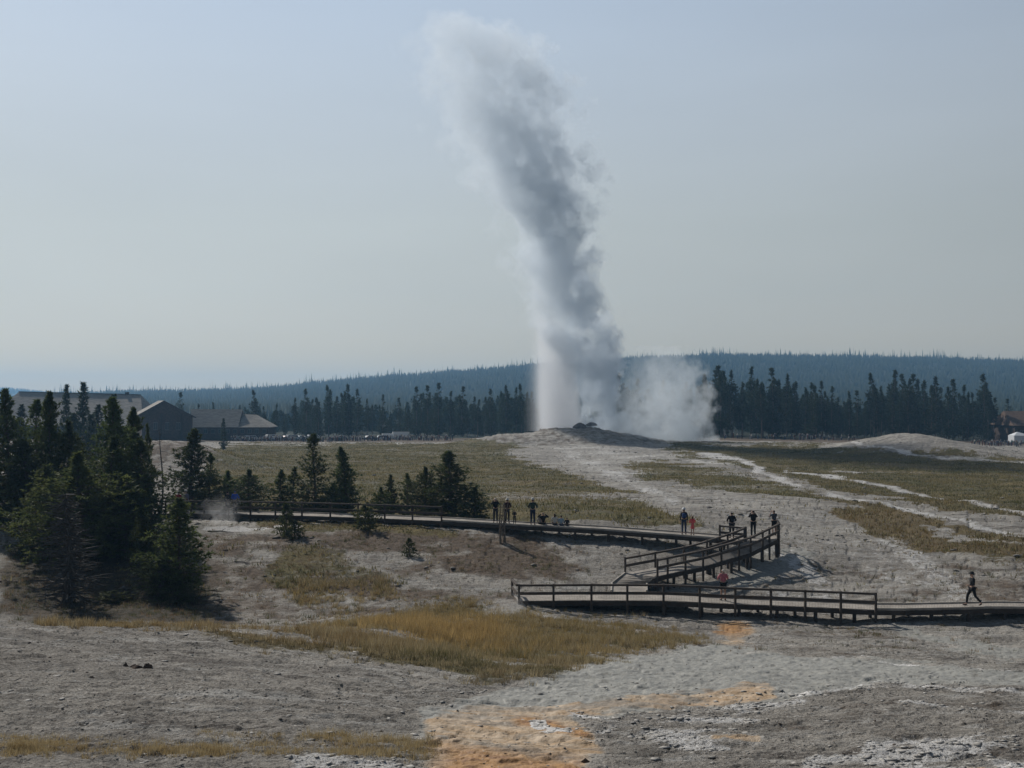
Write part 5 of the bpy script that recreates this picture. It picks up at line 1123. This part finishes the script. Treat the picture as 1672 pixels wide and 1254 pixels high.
pg_ = P(735, 1000, 50); gg_ = np.exp(-((gx - pg_[0]) / 2.3) ** 2 - ((gy - 47) / 5.5) ** 2)
o = mesh_obj('tall_grass', grass_mesh('tall_grass', gg_ * band(38, 60), 620, 24, .30, .85, .010, .10, rng, lambda x, y, k, r, n: np.array([.44, .31, .13]) * r.uniform(.75, 1.2, (n, 1))), M_grass); tag(o, 'tall golden straw grass heaped at the crest west of the boardwalk end', 'grass', None, 'stuff')
o = mesh_obj('grass', grass_mesh('grass', gm_ ** 2 * band(12, 22.5), 1300, 18, .05, .26, .0045, .035, rng, tint), M_grass); tag(o, 'sparse short tufts of grass on the nearest grey crust', 'grass', None, 'stuff')
o = mesh_obj('grass', grass_mesh('grass', (gm_ ** 2 + .03 * (gd < 110)) * band(62, 330), 60000, 4, .15, .45, .05, .25, rng, lambda *a: tint(*a) * np.array([.58, .60, .50])), M_grass); tag(o, 'dry meadow grass covering the flat around the white runoff channels', 'grass', None, 'stuff')
o = mesh_obj('grass', grass_mesh('grass', (.06 + GRID['brown'] ** 2 * 1.2 + gm_ ** 2) * (1 - np.clip(GRID['orange'] * 2, 0, 1)) * band(45, 82), 5500, 14, .06, .34, .013, .09, rng, lambda x, y, k, r, n: np.where((r.random(n) < .5)[:, None], np.array([.24, .17, .10]), np.array([.13, .13, .06]))), M_grass); tag(o, 'thin withered herbs dotted over the brown slope below the far boardwalk', 'herbs', None, 'stuff')
def stones(name, wt, n, smin, smax, rng, flat, mat, label):
    x, y, z, k = sample(wt, n, rng); s = smin * (smax / smin) ** (rng.random(n) ** 2.2)
    base = np.array([(1, 0, 0), (.3, .9, .1), (-.8, .5, 0), (-.7, -.6, .1), (.4, -.9, 0), (.1, .1, .8), (0, -.1, -.6)], float)
    Fb = np.array([(0, 1, 5), (1, 2, 5), (2, 3, 5), (3, 4, 5), (4, 0, 5), (1, 0, 6), (2, 1, 6), (3, 2, 6), (4, 3, 6), (0, 4, 6)])
    B = base[None] * (1 + rng.normal(size=(n, 7, 3)) * .28); a = rng.uniform(0, 2 * pi, n); c, sn = np.cos(a)[:, None], np.sin(a)[:, None]
    st = rng.uniform(.6, 1.5, (n, 1)); bx = B[..., 0] * st; V = np.stack([bx * c - B[..., 1] * sn, bx * sn + B[..., 1] * c, B[..., 2] * flat], -1) * s[:, None, None] + np.stack([x, y, z + s * flat * .25], -1)[:, None]
    me = np_mesh(name, V.reshape(-1, 3), (np.arange(n)[:, None, None] * 7 + Fb[None]).reshape(-1, 3), 3); o = mesh_obj(name, me, mat); tag(o, label, name.replace('_', ' '), None, 'stuff')
M_stone = simple('grey_sinter_stone', (.20, .185, .165), .95, .5, 3, .4); M_dstone = simple('dark_brown_stone', (.07, .05, .038), .95, .4, 3, .4); M_crust = simple('white_crust_plate', (.34, .325, .30), .9, .35, 7, .4)
stones('gravel', (.25 + fbm(gx * .7, gy * .7, 3, 2) ** 3 * 6) * (1 - GRID['orange'] * .8) * (1 - GRID['smooth_grey'] * .85) * band(12, 46), 16000, .008, .038, rng, .6, M_stone, 'loose grey grit strewn over the near crust')
stones('dark_gravel', (.15 + fbm(gx * .9, gy * .9, 3, 12) ** 4 * 10) * (1 - GRID['smooth_grey'] * .8) * band(12, 60), 1500, .012, .05, rng, .6, M_dstone, 'scattered small dark stones on the near crust')
stones('crust_fragments', (GRID['white'] ** 1.5 + .02) * band(12, 34), 5000, .015, .10, rng, .16, M_crust, 'broken plates of white mineral crust beside the orange flow')
stones('rubble', (.1 + np.clip(fbm(gx * .15, gy * .3, 3, 22) - .45, 0, 1) * 6) * band(60, 330), 9000, .06, .32, rng, .45, M_stone, 'scattered small sinter rubble over the open flat')
def rock(px, d, w_, h_, mat, label, seed, flat=1.0, cat='rock', rowpy=None):
    g = np.random.default_rng(seed); p = G(px, d); mb = MB(); k = 9; V = []
    for i, f in enumerate((0, .35, .7, .95)):
        for j in range(k):
            a = 2 * pi * j / k; r = (1 - f ** 2.2 * .85) * (1 + .35 * (vn(np.array([j * 1.3 + seed]), np.array([i * 1.1]), seed)[0] - .5) * 2); V.append((w_ / 2 * r * cos(a), w_ / 2.6 * r * sin(a), h_ * (f + .12 * g.normal() * f) - .04))
    mb.add(V, [(i * k + j, i * k + (j + 1) % k, (i + 1) * k + (j + 1) % k, (i + 1) * k + j) for i in range(3) for j in range(k)] + [tuple(range(k - 1, -1, -1)), tuple(3 * k + j for j in range(k))])
    o = mb.build('rock', mat); o.location = p; tag(o, label, cat); return o
rock(208, 27.6, .16, .13, M_dstone, 'small dark rock at the west end of the rock cluster on the grey crust', 1); rock(224, 27.5, .36, .12, M_dstone, 'flat dark rock in the middle of the cluster on the grey crust', 2); rock(243, 27.5, .30, .14, M_dstone, 'pointed dark rock at the east end of the cluster on the grey crust', 3)
rock(152, 25.6, .22, .09, M_dstone, 'lone dark rock set below the cluster on the grey crust', 4); rock(353, 21.8, .16, .07, M_dstone, 'small dark stone half way down the bare grey crust', 5); rock(677, 17.9, .14, .12, M_dstone, 'dark stone on the near edge of the orange mat', 6)
rock(560, 17.9, .30, .09, M_crust, 'pale flat stone among the nearest stones by the tufts', 7); rock(955, 19.4, .18, .09, M_dstone, 'rusty dark stone at the east edge of the orange flow', 8); rock(860, 21.2, .36, .05, M_crust, 'white flat crust slab lying in the orange flow', 9)
# rocky knob of the geyser vent
M_vent = simple('dark_vent_rock', (.13, .115, .11), .95, .45, 1.2, .8)
p = P(950, 700, 301.5); zb_ = gz(p[0], 301.5)
for dx, dz_, w_, h_, sd_, lab in ((-.5, 0, 4.6, 1.9, 11, 'dark knobbly rock rim at the mouth of the erupting geyser'), (2.6, 0, 4.0, 1.2, 12, 'lower dark rock beside the geyser mouth')):
    o = rock(950 + dx / 301.5 * F, 300.5, w_, h_, M_vent, lab, sd_); m_ = o.modifiers.new('subsurf', 'SUBSURF'); m_.levels = m_.render_levels = 2
# fallen branches on the slope
for (a, b, d, r_, lab) in [((340, 885), (382, 876), 77, .05, 'longest grey fallen branch on the pale slope east of the olive green pine'), ((366, 908), (402, 912), 71.5, .04, 'grey fallen branch lying level below the longest one'), ((384, 925), (410, 929), 69, .035, 'short dark fallen branch lowest but one on the slope'), ((330, 977), (366, 980), 63, .045, 'reddish fallen branch at the foot of the olive green pine')]:
    p0, p1 = G(a[0], d + .4), G(b[0], d); mid_ = (p0 + p1) / 2 + Vector((0, .15, .08)); mb = MB(); o0 = Vector(p0)
    mb.tube([(0, 0, .03), mid_ - o0, p1 - o0 + Vector((0, 0, .05))], [r_, r_ * .8, r_ * .3], 6); q = (mid_ - o0); mb.tube([q, q + Vector((.3, .2, .2))], [r_ * .5, .008], 4)
    o = mb.build('fallen_branch', M_twig); o.location = o0; tag(o, lab, 'branch')
